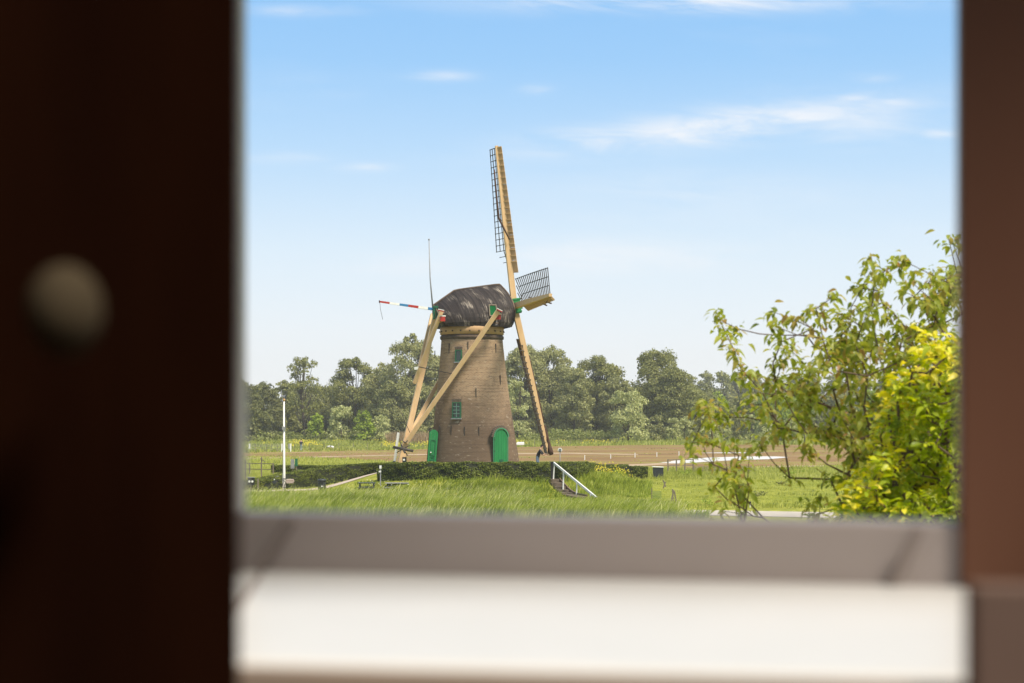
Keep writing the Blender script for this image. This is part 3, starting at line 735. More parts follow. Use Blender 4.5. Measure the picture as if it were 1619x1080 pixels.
# striped horizontal pole
a = WP(600.5, 477, 119.6); e = WP(692, 490, 120.9)
cols = ['red', 'white', 'blue', 'red', 'white', 'blue']; fr_ = [0, .165, .335, .485, .66, .825, 1.0]
for i, c in enumerate(cols): MB().beam(a.lerp(e, fr_[i]), a.lerp(e, fr_[i + 1]), .11 + .012 * i, .12 + .012 * i, w2=.122 + .012 * i, h2=.132 + .012 * i).obj('pole_stripe', M[c], mill)
MB().box(a - Vector((.03, 0, -.0)), (.06, .16, .18)).obj('pole_tip', M['black'], mill)
MB().tube([a, a + Vector((.04, 0, -.5)), a + Vector((.2, 0, -1.25))], .013, 4).obj('cord', M['rope'], mill)
gt = MB()
for px in (686.6, 690.6): gt.beam(WP(px, 484.5, 120.6), WP(px - .4, 505, 120.6), .13, .14)
gt.beam(WP(685, 485, 120.55), WP(693, 485.2, 120.55), .12, .12); gt.obj('tail_bracket', M['dgreen'], mill)
MB().tube([WP(678.2, 379, 121.6), WP(680, 440, 121.5), WP(684.2, 487, 121.3)], [.03, .045, .06], 7).obj('cap_mast', M['grey'], mill)
MB().ball(WP(678.2, 378.8, 121.6), .07, 8).obj('mast_knob', M['grey'], mill)

# ================================================================ vegetation builders
def sph(n):
    v = RS.normal(0, 1, (n, 3)); return unit(v)
def crown(clumps, nper, size, droop=.0, asp=1.6, flat=1.0):
    "leaf cards through a list of ellipsoid clumps (cx,cy,cz,rx,ry,rz)"
    C = []; D = []; N = []
    for c in clumps:
        vol = (c[3] * c[4] * c[5]) ** (2 / 3.); k = max(12, int(nper * vol))
        d = sph(k); d[:, 2] = np.where(d[:, 2] < -.35, -d[:, 2] * .6, d[:, 2]); rr = RS.uniform(.35, 1.0, (k, 1)) ** .45 * RS.normal(1, .07, (k, 1))
        p = np.array(c[:3]) + d * rr * np.array(c[3:6]); C.append(p)
        nn = unit(d + RS.normal(0, .55, (k, 3))); t = RS.normal(0, 1, (k, 3)); t[:, 2] -= droop * 3; D.append(t - nn * (t * nn).sum(1, keepdims=True)); N.append(nn)
    C = np.concatenate(C); D = np.concatenate(D); N = np.concatenate(N); n_ = len(C)
    L = size * RS.uniform(.55, 1.4, n_) * asp; return cards(C, D, N, L, L / asp * RS.uniform(.6, 1., n_))
def tree(name, label, x, y, H, Wd, mat, cat='tree', kind='round', size=.36, dens=16, group=None, open_=0.0, trunkh=.28, seed=0, base=None):
    rs = np.random.RandomState(seed); z0 = float(th(x, y)) if base is None else base
    t = thing(name, label, cat, (x, y, z0), group)
    r = Wd / 2; clumps = []
    K = {'round': 62, 'tall': 62, 'bush': 30, 'open': 34, 'column': 16}[kind]
    for i in range(K):
        if kind == 'bush': zc = rs.uniform(.12, .85); env = math.sqrt(max(.05, 1 - (zc * .95) ** 2.2))
        elif kind == 'column': zc = rs.uniform(.1, .92); env = (1 - zc) ** .7 + .12
        elif kind == 'tall': zc = rs.uniform(.10, .93); env = max(.3, 1 - abs((zc - .48) / .56) ** 2.4)
        elif kind == 'open': zc = rs.uniform(.3, .94); env = max(.3, 1 - abs((zc - .6) / .45) ** 2)
        else: zc = rs.uniform(.12, .92); env = max(.35, 1 - abs((zc - .50) / .52) ** 2.6)
        a = rs.uniform(0, 2 * math.pi); q = rs.uniform(.25, .95) ** .6 * r * env * .86
        cr = r * rs.uniform(.22, .40) * (.6 + .5 * env) * (.75 if kind == 'open' else 1)
        clumps.append((x + q * math.cos(a), y + q * math.sin(a), z0 + zc * H - cr * .3, cr * rs.uniform(.8, 1.2), cr * rs.uniform(.8, 1.2), cr * rs.uniform(.7, 1.25)))
    for i in range(9):
        a = rs.uniform(0, 6.28); q = r * rs.uniform(0, .5); cr = r * rs.uniform(.12, .26); clumps.append((x + q * math.cos(a), y + q * math.sin(a), z0 + H * (rs.uniform(.86, 1.0) - .1 * (q / r) ** 2) - cr, cr, cr, cr * 1.2))
    V, Fc = crown(clumps, dens / max(.05, size ** 2) * (.62 if kind == 'open' else 1) * .11, size, droop=.35 if 'willow' in name else .1)
    npmesh('crown', V, Fc, mat, t)
    tr = MB(); th_ = H * .62; bend = rs.uniform(-.05, .05) * H
    trunk = [Vector((x + bend * f_ ** 2, y, z0 - .1 + th_ * f_)) for f_ in (0, .25, .5, .75, 1)]; r0 = max(.06, H * .018)
    tr.tube(trunk, [r0 * (1 - .75 * f_) for f_ in (0, .25, .5, .75, 1)], 7)
    for c in clumps[::3 if kind != 'open' else 1]:
        e_ = Vector(c[:3]); f_ = min(.95, max(.12, (e_.z - z0 - .22 * H) / th_)); s_ = Vector((x + bend * f_ ** 2, y, z0 + th_ * f_ * .9)); m_ = (s_ + e_) / 2 + Vector((0, 0, -.04 * H))
        tr.tube([s_, m_, e_ + Vector((0, 0, c[5] * .5))], [r0 * .45 * (1 - .5 * f_), r0 * .25, r0 * .06], 5, cap=False)
    tr.obj('trunk', M['bark'], t)
    return t
def TP(px, topy, wpx, Y, **k):
    sc = F / Y; return PX(px, Y), Y, (HZ - topy) / sc + EYE, wpx / sc
# ---- the wood
wood = 'trees of the wood behind the windmill'
trees = [
 # px, top, width, Y, mat, kind, name, label
 (383, 599, 62, 372, 'dark', 'round', 'broadleaf_tree', 'dark low tree at the far left edge of the window view'),
 (418, 603, 60, 392, 'dark', 'round', 'broadleaf_tree', 'dark olive tree left of the white flagpole top'),
 (481, 560, 66, 380, 'poplar', 'open', 'poplar_tree', 'tall sparse poplar with open branches right of the flagpole'),
 (448, 598, 40, 400, 'poplar', 'round', 'broadleaf_tree', 'small rounded tree just behind the flagpole tip'),
 (519, 606, 60, 420, 'poplar', 'round', 'broadleaf_tree', 'brownish green tree between sparse poplar and round tree'),
 (561, 562, 74, 396, 'poplar', 'round', 'poplar_tree', 'broad green poplar with a rounded top left of the tall willow'),
 (604, 572, 62, 384, 'willow', 'round', 'willow_tree', 'grey green willow filling the dip left of the tall willow'),
 (652, 526, 82, 376, 'willow', 'tall', 'willow_tree', 'tallest grey green willow, rising behind the tail pole'),
 (622, 600, 60, 366, 'willow', 'round', 'willow_tree', 'lower willow in front, left of the tail pole'),
 (700, 552, 80, 380, 'willow', 'tall', 'willow_tree', 'willow behind the left side of the brick tower'),
 (762, 545, 90, 386, 'willow', 'tall', 'willow_tree', 'willow standing mostly hidden behind the brick tower'),
 (828, 541, 76, 378, 'willow', 'tall', 'willow_tree', 'willow showing just right of the tower behind the lower sail'),
 (818, 600, 46, 366, 'willow2', 'bush', 'willow_tree', 'pale silvery willow bush close to the right wall of the tower'),
 (872, 545, 84, 384, 'willow', 'round', 'willow_tree', 'round topped willow right of the lower sail'),
 (908, 582, 60, 372, 'willow', 'tall', 'willow_tree', 'lower dark willow between two rounded crowns'),
 (944, 560, 84, 388, 'poplar', 'round', 'poplar_tree', 'wide poplar with flat lacy top right of the mill'),
 (975, 592, 60, 380, 'willow', 'tall', 'willow_tree', 'narrow willow left of the tallest tree on the right'),
 (1034, 547, 84, 386, 'poplar', 'round', 'poplar_tree', 'tallest tree right of the mill, dark with gaps of sky'),
 (1068, 578, 70, 380, 'poplar', 'tall', 'poplar_tree', 'dark shoulder tree on the right flank of the tall one'),
 (1098, 612, 56, 392, 'poplar', 'round', 'broadleaf_tree', 'low dark tree ending the wood on the right'),
 (993, 612, 66, 345, 'willow2', 'bush', 'willow_tree', 'pale pointed willow standing forward by the ploughed field'),
]
for i, (px, ty, wp, Y, mt, kd, nm, lb) in enumerate(trees):
    x, y, H, w_ = TP(px, ty, wp * 1.12, Y); tree(nm, lb, x, y, H, w_, M[mt], kind=kd, seed=20 + i, group=wood, size=.31, dens=75)
for i, (px, ty, wp, Y, lb) in enumerate([(1130, 618, 60, 440, 'fresh green tree at the right end of the wood'), (1175, 622, 64, 450, 'fresh green rounded tree left of the cherry branches'),
        (1218, 616, 66, 440, 'fresh green tree seen through the left cherry twigs'), (1262, 622, 70, 450, 'fresh green tree behind the middle of the cherry'), (1320, 620, 80, 450, 'fresh green tree mostly covered by cherry leaves'),
        (1385, 615, 80, 455, 'fresh green tree hidden behind cherry and yellow shrub'), (1455, 618, 90, 455, 'fresh green tree behind the yellow shrub'), (1148, 640, 50, 415, 'smaller fresh green tree in front of the two behind it'), (1235, 640, 52, 412, 'small bushy fresh green tree above the puddle')]):
    x, y, H, w_ = TP(px, ty, wp, Y); tree('broadleaf_tree', lb, x, y, H, w_, M['bright'] if i % 3 != 1 else M['poplar'], kind='round', seed=60 + i, group='fresh green trees right of the wood', size=.42, dens=60)
for i in range(13):
    px = 1040 + i * 21 + RS.uniform(-3, 3); Y = 350 + RS.uniform(-3, 5)
    where = ['right beside the pale pointed willow', 'second from the pale pointed willow', 'third from the pale pointed willow', 'fourth from the pale pointed willow, rounded', 'below the right end of the tall wood', 'below the first fresh green tree', 'above the bright puddle', 'at the left edge of the cherry twigs', 'seen through the left cherry twigs', 'behind the drooping cherry branch', 'behind the middle of the cherry', 'behind the dense cherry leaves', 'near the yellow shrub'][i]
    x, y, H, w_ = TP(px, 655 + RS.uniform(-8, 6), 34, Y); tree('willow_bush', 'low silvery willow bush ' + where, x, y, H, w_, M['willow2'] if i % 3 else M['willow'], cat='bush', kind='column' if i % 2 else 'bush', seed=90 + i, group='willow bushes along the ploughed field', size=.30, dens=60)
for i, (px, ty, wp, Y) in enumerate([(1092, 590, 30, 700), (1118, 584, 34, 705), (1143, 582, 34, 700), (1168, 583, 34, 705), (1193, 587, 34, 700), (1222, 590, 40, 660), (1255, 589, 34, 700), (1285, 588, 36, 700), (1320, 590, 40, 700), (1360, 588, 40, 700), (1405, 590, 44, 700), (1450, 590, 44, 700), (1495, 588, 44, 700)]):
    x, y, H, w_ = TP(px, ty, wp * 1.25, Y)
    lb = ['farthest left', 'second', 'third', 'fourth', 'fifth', 'sixth and greyest', 'seventh', 'eighth', 'ninth', 'tenth', 'eleventh', 'twelfth', 'last'][i]
    tree('distant_tree', 'hazy far off tree, %s of the row counted from the tall wood rightwards' % lb, x, y, H, w_, M['poplar'] if i != 5 else M['willow'], kind='tall', seed=120 + i, group='far off trees in the haze', size=.7, dens=60)
for i, (px, ty, wp, Y) in enumerate([(540, 640, 50, 352), (575, 648, 40, 350), (600, 655, 40, 352), (410, 648, 60, 350), (502, 652, 34, 352)]):
    x, y, H, w_ = TP(px, ty, wp, Y)
    lb = ['pale round bush under the brownish tree', 'fresh green bush left of the tall willow', 'rounded silvery bush nearest the mill on the left', 'dark thorn bush by the left frame', 'yellowish bush at the foot of the sparse poplar'][i]
    tree('bush', lb, x, y, H, w_, M[['willow2', 'bright', 'willow2', 'dark', 'bright'][i]], cat='bush', kind='bush', seed=150 + i, size=.34, dens=70, group='bushes along the wood edge')
# dense wood interior
def thicket(name, label, cat, boxes, mat, size, dens, parent_kind='stuff', droop=.1, grp=None):
    cl = []
    for (x0, x1, y0, y1, h0, h1, n_) in boxes:
        for _ in range(n_):
            h = RS.uniform(h0, h1); x = RS.uniform(x0, x1); y = RS.uniform(y0, y1); zc = RS.uniform(.15, .8) * h; cr = h * RS.uniform(.22, .36)
            cl.append((x, y, zc + float(th(x, y)), cr * 1.3, cr, cr))
    V, Fc = crown(cl, dens, size, droop); V[:, 2] = np.maximum(V[:, 2], .02); o = npmesh(name, V, Fc, mat); tag(o, label, cat, kind=parent_kind); return o
thicket('woodland', 'dense dark mass of the wood between and behind its single trees', 'wood', [(-52, 48, 405, 432, 10, 14.5, 420), (-100, -50, 400, 425, 7, 10.5, 140), (50, 130, 460, 480, 8, 11, 200)], M['dark'], .5, 30)
thicket('far_woodland', 'bluish far off line of woods along the horizon', 'wood', [(-330, 330, 735, 775, 14, 19, 520)], M['poplar'], 1.1, 7)
thicket('bramble_thicket', 'low tangled bramble bank between meadow and wood', 'brambles', [(-58, -15, 350, 372, 1.2, 2.9, 460), (-15, 22, 352, 370, 1.2, 3.0, 300), (-75, -48, 340, 362, 1.4, 3.2, 200)], M['bramble'], .34, 26)
thicket('bramble_thicket', 'leafy green bank beyond the meadow right of the mill', 'brambles', [(8, 21, 342, 352, 2.0, 3.4, 110), (24, 75, 362, 380, 1.6, 2.8, 120)], M['bramble'], .32, 26)

def inpoly(x, y, poly):
    c = np.zeros(len(x), bool); j = len(poly) - 1
    for i in range(len(poly)):
        xi, yi = poly[i][:2]; xj, yj = poly[j][:2]
        with np.errstate(divide='ignore', invalid='ignore'):
            c ^= ((yi > y) != (yj > y)) & (x < (xj - xi) * (y - yi) / (yj - yi + 1e-12) + xi)
        j = i
    return c
def scatter(pxa, pxb, Ya, Yb, dens):
    area = (pxb - pxa) / F * (Yb ** 2 - Ya ** 2) / 2; n_ = int(area * dens)
    Y = np.sqrt(RS.uniform(Ya ** 2, Yb ** 2, n_)); px = RS.uniform(pxa, pxb, n_); return (px - 809.5) / F * Y, Y
def pathdist(x, y):
    d = np.full(len(x), 99.)
    for a, b2 in zip(PATH[:-1], PATH[1:]):
        a = np.array(a); b2 = np.array(b2); ab = b2 - a; t = np.clip(((x - a[0]) * ab[0] + (y - a[1]) * ab[1]) / (ab @ ab), 0, 1)
        d = np.minimum(d, np.hypot(x - a[0] - ab[0] * t, y - a[1] - ab[1] * t))
    return d
STA, STB = np.array([PX(874, 113.2), 113.2]), np.array([PX(917, 105.2), 105.2])
def stairdist(x, y):
    ab = STB - STA; t = np.clip(((x - STA[0]) * ab[0] + (y - STA[1]) * ab[1]) / (ab @ ab), 0, 1.0)
    return np.hypot(x - STA[0] - ab[0] * t, y - STA[1] - ab[1] * t)
def vnoise(x, y, s, seed=0):
    return np.sin(x * s + seed) * np.cos(y * s * 1.3 + seed * 2) + .6 * np.sin(x * s * 2.3 + y * s * 1.7 + seed) + .4 * np.sin(-x * s * 3.1 + y * s * 4.3 + 2 * seed)
def grass(name, label, x, y, H, Wd, mat, lean=(.35, .05)):
    B = np.stack([x, y, th(x, y) - .02], 1); V, Fc = blades(B, H, Wd, np.array(lean)); o = npmesh(name, V, Fc, mat); return tag(o, label, 'grass', kind='stuff')
# tall grass in front
x, y = scatter(330, 1120, 84, 111, 230)
px_ = 809.5 + F * x / y; ed_ = 1040 + 45 * vnoise(x, y, .5, 1) + RS.normal(0, 14, len(x))
keep = (stairdist(x, y) > .65) & ~((px_ > ed_) & (y > 86.5)) & ~((px_ > ed_ - 60) & (y > 100 + 2 * vnoise(x, y, .6))) & ~((y > 103) & (px_ < 700) & (RS.uniform(0, 1, len(x)) > (111 - y) / 8))
x, y = x[keep], y[keep]; k = vnoise(x, y, .45) * .16 + vnoise(x, y, 1.9, 3) * .12
px_ = 809.5 + F * x / y; H = np.clip(.46 + k, .15, .95) * RS.uniform(.45, 1.2, len(x)); near = y < 97; H[near] *= 1.2; H = np.where((px_ > 850) & (px_ < 970) & (y > 95), H * .28, np.where((px_ >= 970) & (y > 96), H * .45, H))
grass('tall_grass', 'tall wind blown grass along the front of the mound', x, y, H, RS.uniform(.014, .036, len(x)), M['grass'], (.5, .05))
x, y = scatter(330, 1080, 84, 110, 9); keep = (stairdist(x, y) > .8) & ((809.5 + F * x / y < 840) | (y < 94)); x, y = x[keep], y[keep]
grass('seed_stalks', 'taller pale seeding stalks among the front grass', x, y, RS.uniform(.5, .85, len(x)), RS.uniform(.02, .04, len(x)), M['stalk'], (.45, .05))
# mound grass
x, y = scatter(560, 1030, 103, 119, 120); r_ = np.hypot(x - CX, y - CY); keep = (r_ > 9.2) & (r_ < 17) & (stairdist(x, y) > .62) & (pathdist(x, y) > 1.35)
x, y = x[keep], y[keep]; px_ = 809.5 + F * x / y; H = (.14 + .22 * smooth(660, 740, px_ + 25 * vnoise(x, y, .9))) * (1 + .35 * vnoise(x, y, 1.8, 4)) * RS.uniform(.5, 1.3, len(x)); H = np.maximum(H, .05)
grass('mound_grass', 'bright green grass on the slope of the mill mound', x, y, H, RS.uniform(.02, .05, len(x)), M['grass'], (.25, -.1))
# lawn left of the mound and pasture right
x, y = scatter(340, 700, 108, 170, 32); keep = (pathdist(x, y) > 1.35) & (np.hypot(x - CX, y - CY) > 9.5); x, y = x[keep], y[keep]
grass('lawn', 'short grass of the lawn around the picnic tables', x, y, RS.uniform(.06, .16, len(x)) * np.where(y > 124, 2.2, 1), RS.uniform(.03, .06, len(x)), M['grass2'])
x, y = scatter(925, 1540, 93.5, 168, 26); keep = (np.hypot(x - CX, y - CY) > 9.5); px_ = 809.5 + F * x / y
x, y = x[keep], y[keep]; px_ = 809.5 + F * x / y
H = RS.uniform(.03, .08, len(x)) + np.where(vnoise(x, y, .5, 5) > 1.0, .14, 0) + np.where(y > 138, .22, 0) * RS.uniform(.3, 1.2, len(x)) + np.where((y < 97.5), .22, 0) * RS.uniform(.2, 1.2, len(x)) + np.where(px_ < 990, .18, 0)
grass('pasture_grass', 'cropped yellow green grass of the pasture right of the mound', x, y, H, RS.uniform(.03, .07, len(x)), M['grass2'], (.2, 0))
# meadow beyond the field
x, y = scatter(330, 1600, 225, 368, 3.2); keep = ~inpoly(x, y, field) & (np.hypot(x - CX, y - CY) > 14); x, y = x[keep], y[keep]
lim = np.where(809.5 + F * x / y < 700, 0, 0); H = RS.uniform(.2, .55, len(x)) * (1 + .9 * smooth(290, 350, y)) * np.clip(.9 + .35 * vnoise(x, y, .16, 2), .45, 1.8)
grass('meadow_grass', 'rough meadow grass and weeds beyond the ploughed field', x, y, H, RS.uniform(.12, .28, len(x)), M['weed'], (.15, 0))
x, y = scatter(330, 1600, 168, 232, 5); keep = ~inpoly(x, y, field) & (np.hypot(x - CX, y - CY) > 14); x, y = x[keep], y[keep]
grass('verge_grass', 'grass verge this side of the ploughed field', x, y, RS.uniform(.1, .35, len(x)), RS.uniform(.06, .12, len(x)), M['grass2'], (.15, 0))
# sparse weeds in the field
x, y = scatter(330, 1600, 172, 330, .6); keep = inpoly(x, y, field) & ((vnoise(x, y, .12, 8) > .7) | ((809.5 + F * x / y < 660) & (vnoise(x, y, .2, 3) > -.2))); x, y = x[keep], y[keep]
grass('field_weeds', 'thin scattered weeds in the ploughed soil', x, y, RS.uniform(.05, .16, len(x)), RS.uniform(.1, .3, len(x)), M['weed'], (.1, 0))
def dots(name, label, cat, pts, zs, size, mat):
    n_ = len(pts); C = np.array([(a, b2, float(th(a, b2)) + z) for (a, b2), z in zip(pts, zs)]); V, Fc = cards(C, sph(n_), sph(n_) * .4 + np.array([0, -.6, .8]), size * RS.uniform(.7, 1.3, n_), size * RS.uniform(.7, 1.3, n_))
    return tag(npmesh(name, V, Fc, mat), label, cat, kind='stuff')
x, y = scatter(330, 1000, 262, 350, 1.0); px_ = 809.5 + F * x / y
f = vnoise(px_ * .9, y * .25, .045, 1) + .35 * vnoise(px_, y, .2, 4); keep = ~inpoly(x, y, field) & (f > .1 + .5 * RS.uniform(0, 1, len(x))) & (y > 280); x, y = x[keep], y[keep]
dots('yellow_flowers', 'drifts of yellow flowers in the far meadow', 'flowers', list(zip(x, y)), RS.uniform(.35, .95, len(x)), .20, M['yflower'])
x, y = scatter(700, 880, 95, 107, 5); keep = vnoise(x, y, .8, 2) > .35; x, y = x[keep], y[keep]
dots('buttercups', 'yellow buttercups among the tall front grass', 'flowers', list(zip(x, y)), RS.uniform(.25, .5, len(x)), .055, M['yflower'])
x, y = scatter(520, 680, 110, 116, 3); dots('daisies', 'small white daisies on the lawn', 'flowers', list(zip(x, y)), RS.uniform(.1, .2, len(x)), .05, M['wflower'])
# reddish reeds behind the tail pole
x, y = scatter(612, 700, 325, 345, 16)
grass('dry_reeds', 'reddish dry reeds behind the tail pole', x, y, RS.uniform(1.4, 2.8, len(x)), RS.uniform(.06, .12, len(x)), M['reed'], (.08, 0))
# yellow flowering weeds by the right hedge
cl = []
for _ in range(46): 
    Y = RS.uniform(124, 139); px = RS.uniform(930, 990) ; x = PX(px, Y); cl.append((x, Y, RS.uniform(.15, .75), .35, .35, .3))
V, Fc = crown(cl, 260, .10); o = npmesh('flowering_weeds', V, Fc, M['bright']); tag(o, 'leafy weeds with yellow flowers in front of the right hedge', 'weeds', kind='stuff')
dots('yellow_blossom', 'yellow blossom on the weeds in front of the right hedge', 'flowers', [(c[0] + RS.normal(0, .3), c[1] - .2) for c in cl for _ in range(9)], RS.uniform(.4, 1.0, len(cl) * 9), .10, M['yflower'])

# ---- hedges
def hedge(label, pts, tops, w_=.85, seed=1, grp='clipped hedges around the windmill'):
    rs = np.random.RandomState(seed); P3 = []; T = []
    for i in range(len(pts) - 1):
        k = max(2, int(math.hypot(pts[i + 1][0] - pts[i][0], pts[i + 1][1] - pts[i][1]) / .4))
        for t in np.linspace(0, 1, k, endpoint=False): P3.append((pts[i][0] + (pts[i + 1][0] - pts[i][0]) * t, pts[i][1] + (pts[i + 1][1] - pts[i][1]) * t)); T.append(tops[i] + (tops[i + 1] - tops[i]) * t)
    P3.append(pts[-1]); T.append(tops[-1]); P3 = np.array(P3); T = np.array(T); d = np.gradient(P3, axis=0); d /= np.linalg.norm(d, axis=1, keepdims=True); nn = np.stack([-d[:, 1], d[:, 0]], 1)
    mid = P3[len(P3) // 2]; t = thing('hedge', label, 'hedge', (mid[0], mid[1], float(th(*mid))), grp)
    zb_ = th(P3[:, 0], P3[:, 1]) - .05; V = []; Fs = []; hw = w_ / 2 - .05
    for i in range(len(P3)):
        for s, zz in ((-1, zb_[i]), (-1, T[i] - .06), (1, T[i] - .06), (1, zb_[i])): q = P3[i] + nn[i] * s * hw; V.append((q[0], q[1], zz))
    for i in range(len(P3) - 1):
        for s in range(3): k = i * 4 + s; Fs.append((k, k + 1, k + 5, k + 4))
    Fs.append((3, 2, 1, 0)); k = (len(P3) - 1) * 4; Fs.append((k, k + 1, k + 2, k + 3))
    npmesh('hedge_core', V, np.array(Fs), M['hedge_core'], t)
    L = len(P3) * .4; n_ = int(L * 1700); i = rs.randint(0, len(P3) - 1, n_); f_ = rs.uniform(0, 1, n_)[:, None]
    base = P3[i] + (P3[i + 1] - P3[i]) * f_; top = T[i] + (T[i + 1] - T[i]) * f_[:, 0]; bz = zb_[i] + .05; side = rs.choice([-1, 1, 0, -1], n_); nv_ = nn[i]
    s = np.where(side == 0, rs.uniform(-1, 1, n_), side); z = np.where(side == 0, top, bz + (top - bz) * rs.uniform(0, 1, n_) ** .9)
    wob = .05 * vnoise(base[:, 0], z * 2 + side, 2.1, seed); q = base + nv_ * (s * (w_ / 2 - .03) + np.where(side == 0, 0, np.sign(side)) * wob)[:, None]; z = z + np.where(side == 0, wob * .6, 0)
    C = np.stack([q[:, 0], q[:, 1], z], 1) + rs.normal(0, .02, (n_, 3)); N_ = np.stack([nv_[:, 0] * side, nv_[:, 1] * side, np.where(side == 0, 1, .25)], 1) + rs.normal(0, .45, (n_, 3))
    # ends
    m_ = 700
    for e_, sg in ((0, -1), (-1, 1)):
        z2 = rs.uniform(zb_[e_], T[e_], m_); s2 = rs.uniform(-1, 1, m_)[:, None] * (w_ / 2 - .02); q2 = P3[e_] + nn[e_] * s2 + d[e_] * sg * (.03 + .03 * rs.uniform(-1, 1, m_)[:, None])
        C = np.concatenate([C, np.stack([q2[:, 0], q2[:, 1], z2], 1)]); N_ = np.concatenate([N_, np.repeat([[d[e_][0] * sg, d[e_][1] * sg, .2]], m_, 0) + rs.normal(0, .4, (m_, 3))])
    C_, D_ = C, rs.normal(0, 1, C.shape); V, Fc = cards(C_, D_, unit(N_), rs.uniform(.06, .13, len(C)), rs.uniform(.04, .08, len(C)))
    o = npmesh('foliage', V, Fc, M['hedge'], t); o['kind'] = 'stuff'; return t
hz = lambda py, Y: EYE - (py - HZ) / F * Y
hedge('long clipped hedge in front of the round brick tower', [(PX(603, 115.2), 115.2), (PX(650, 113.6), 113.6), (PX(735, 112.6), 112.6), (PX(868, 113.0), 113.0)], [hz(733, 115), hz(731.5, 113.6), hz(731.5, 112.6), hz(731.5, 113)], seed=1)
hedge('short clipped hedge block behind the top of the white handrail', [(PX(881, 113.6), 113.6), (PX(903, 114.6), 114.6), (PX(923, 117.6), 117.6)], [hz(731.5, 113.6), hz(731.5, 114.6), hz(731.5, 117.6)], seed=2)
hedge('rear hedge behind the mill, a dark strip right of the tower', [(PX(924, 119), 119), (5.6, 124), (3.6, 129.5), (-1, 131.5), (-6.5, 130)], [1.85, 1.72, 1.62, 1.62, 1.62], seed=3)
hedge('long sloping hedge beside the ramp path', [(PX(600, 126.8), 126.8), (PX(545, 124.6), 124.6), (PX(470, 121.6), 121.6), (PX(405, 119.2), 119.2)], [hz(732, 126.8), hz(736, 124.6), hz(745.5, 121.6), hz(757, 119.2)], seed=4)
hedge('low hedge piece behind the bicycle at the left', [(PX(366, 117.2), 117.2), (PX(428, 117.5), 117.5)], [hz(760, 117), hz(759, 117)], seed=5)
hedge('far low hedge seen over the sloping hedge', [(PX(432, 152), 152), (PX(552, 150), 150)], [.82, .8], seed=6)
hedge('hedge left of the dark compost box, standing free', [(PX(962, 141), 141), (PX(1023, 141), 141)], [hz(737.5, 141), hz(737.5, 141)], seed=7)
hedge('hedge with yellow weeds in front, right of the handrail', [(PX(928, 137), 137), (PX(966, 139.5), 139.5)], [hz(740.5, 137), hz(739.5, 139.5)], seed=8)
hedge('thin dark hedge line behind the freestanding hedge', [(PX(926, 154), 154), (PX(992, 153), 153)], [.85, .8], seed=9)

# ================================================================ stairs and handrail
st = thing('stairway', 'narrow brick steps climbing the mound beside the white handrail', 'steps', (STB[0], STB[1], 0))
for i in range(9):
    f_ = i / 8; q = STB + (STA - STB) * f_; dz = float(th(*q)); ang = math.atan2(STA[1] - STB[1], STA[0] - STB[0])
    MB().box((q[0], q[1], dz + .0), (.72, .72, .30), rot=Matrix.Rotation(ang, 3, 'Z')).obj('step', M['step'], st, bevel=.015)
sdv = (STA - STB) / np.linalg.norm(STA - STB); snv = np.array([-sdv[1], sdv[0]])
cb = MB()
qs = [STB + (STA - STB) * f_ - snv * .46 for f_ in np.linspace(0, 1, 9)]
for a_, b_ in zip(qs[:-1], qs[1:]): cb.beam((a_[0], a_[1], float(th(*a_)) + .1), (b_[0], b_[1], float(th(*b_)) + .1), .08, .3)
cb.obj('kerb', M['timber_brown'], st)
hr = thing('handrail', 'white wooden handrail sloping down the mound', 'handrail', (PX(934, 105), 105, 0))
tops_ = [(876.3, 733.5, 113.0), (891, 745, 110.8), (912, 763.5, 108), (934, 781, 105.2)]; bots = [755.5, 767, 783, 792]
def RW(i): return P(*tops_[i])
for i, (px, py, Y) in enumerate(tops_):
    t_ = P(px, py, Y); b_ = P(px - (.6 if i else 1.5), bots[i], Y); b_.z = min(b_.z, float(th(b_.x, b_.y))) - .05; MB().beam(t_, b_, .085, .085).obj('post', M['white'], hr)
MB().beam(P(875.6, 732, 113.1), P(943.4, 787.5, 104.2), .09, .15).obj('rail', M['white'], hr, bevel=.01)
pl = MB().beam(P(925, 792.6, 103.2), P(951, 791.8, 103.2), .12, .05).obj('plank', M['timber_brown'])
tag(pl, 'pale weathered plank lying in the grass below the handrail', 'plank')
pl = MB().beam(P(1000, 791.6, 103.2), P(1024, 790.4, 103.4), .16, .09).obj('plank', M['path'])
tag(pl, 'pale slab lying in the grass left of the split posts', 'slab')

gp = MB().box((PX(872.3, 113.6), 113.6, 1.45), (.30, .25, 1.15)); gp.box((PX(872.3, 113.6), 113.6, 2.05), (.36, .30, .08))
tag(gp.obj('gate_post', M['black']), 'squat dark gate post in the hedge gap above the steps', 'post')
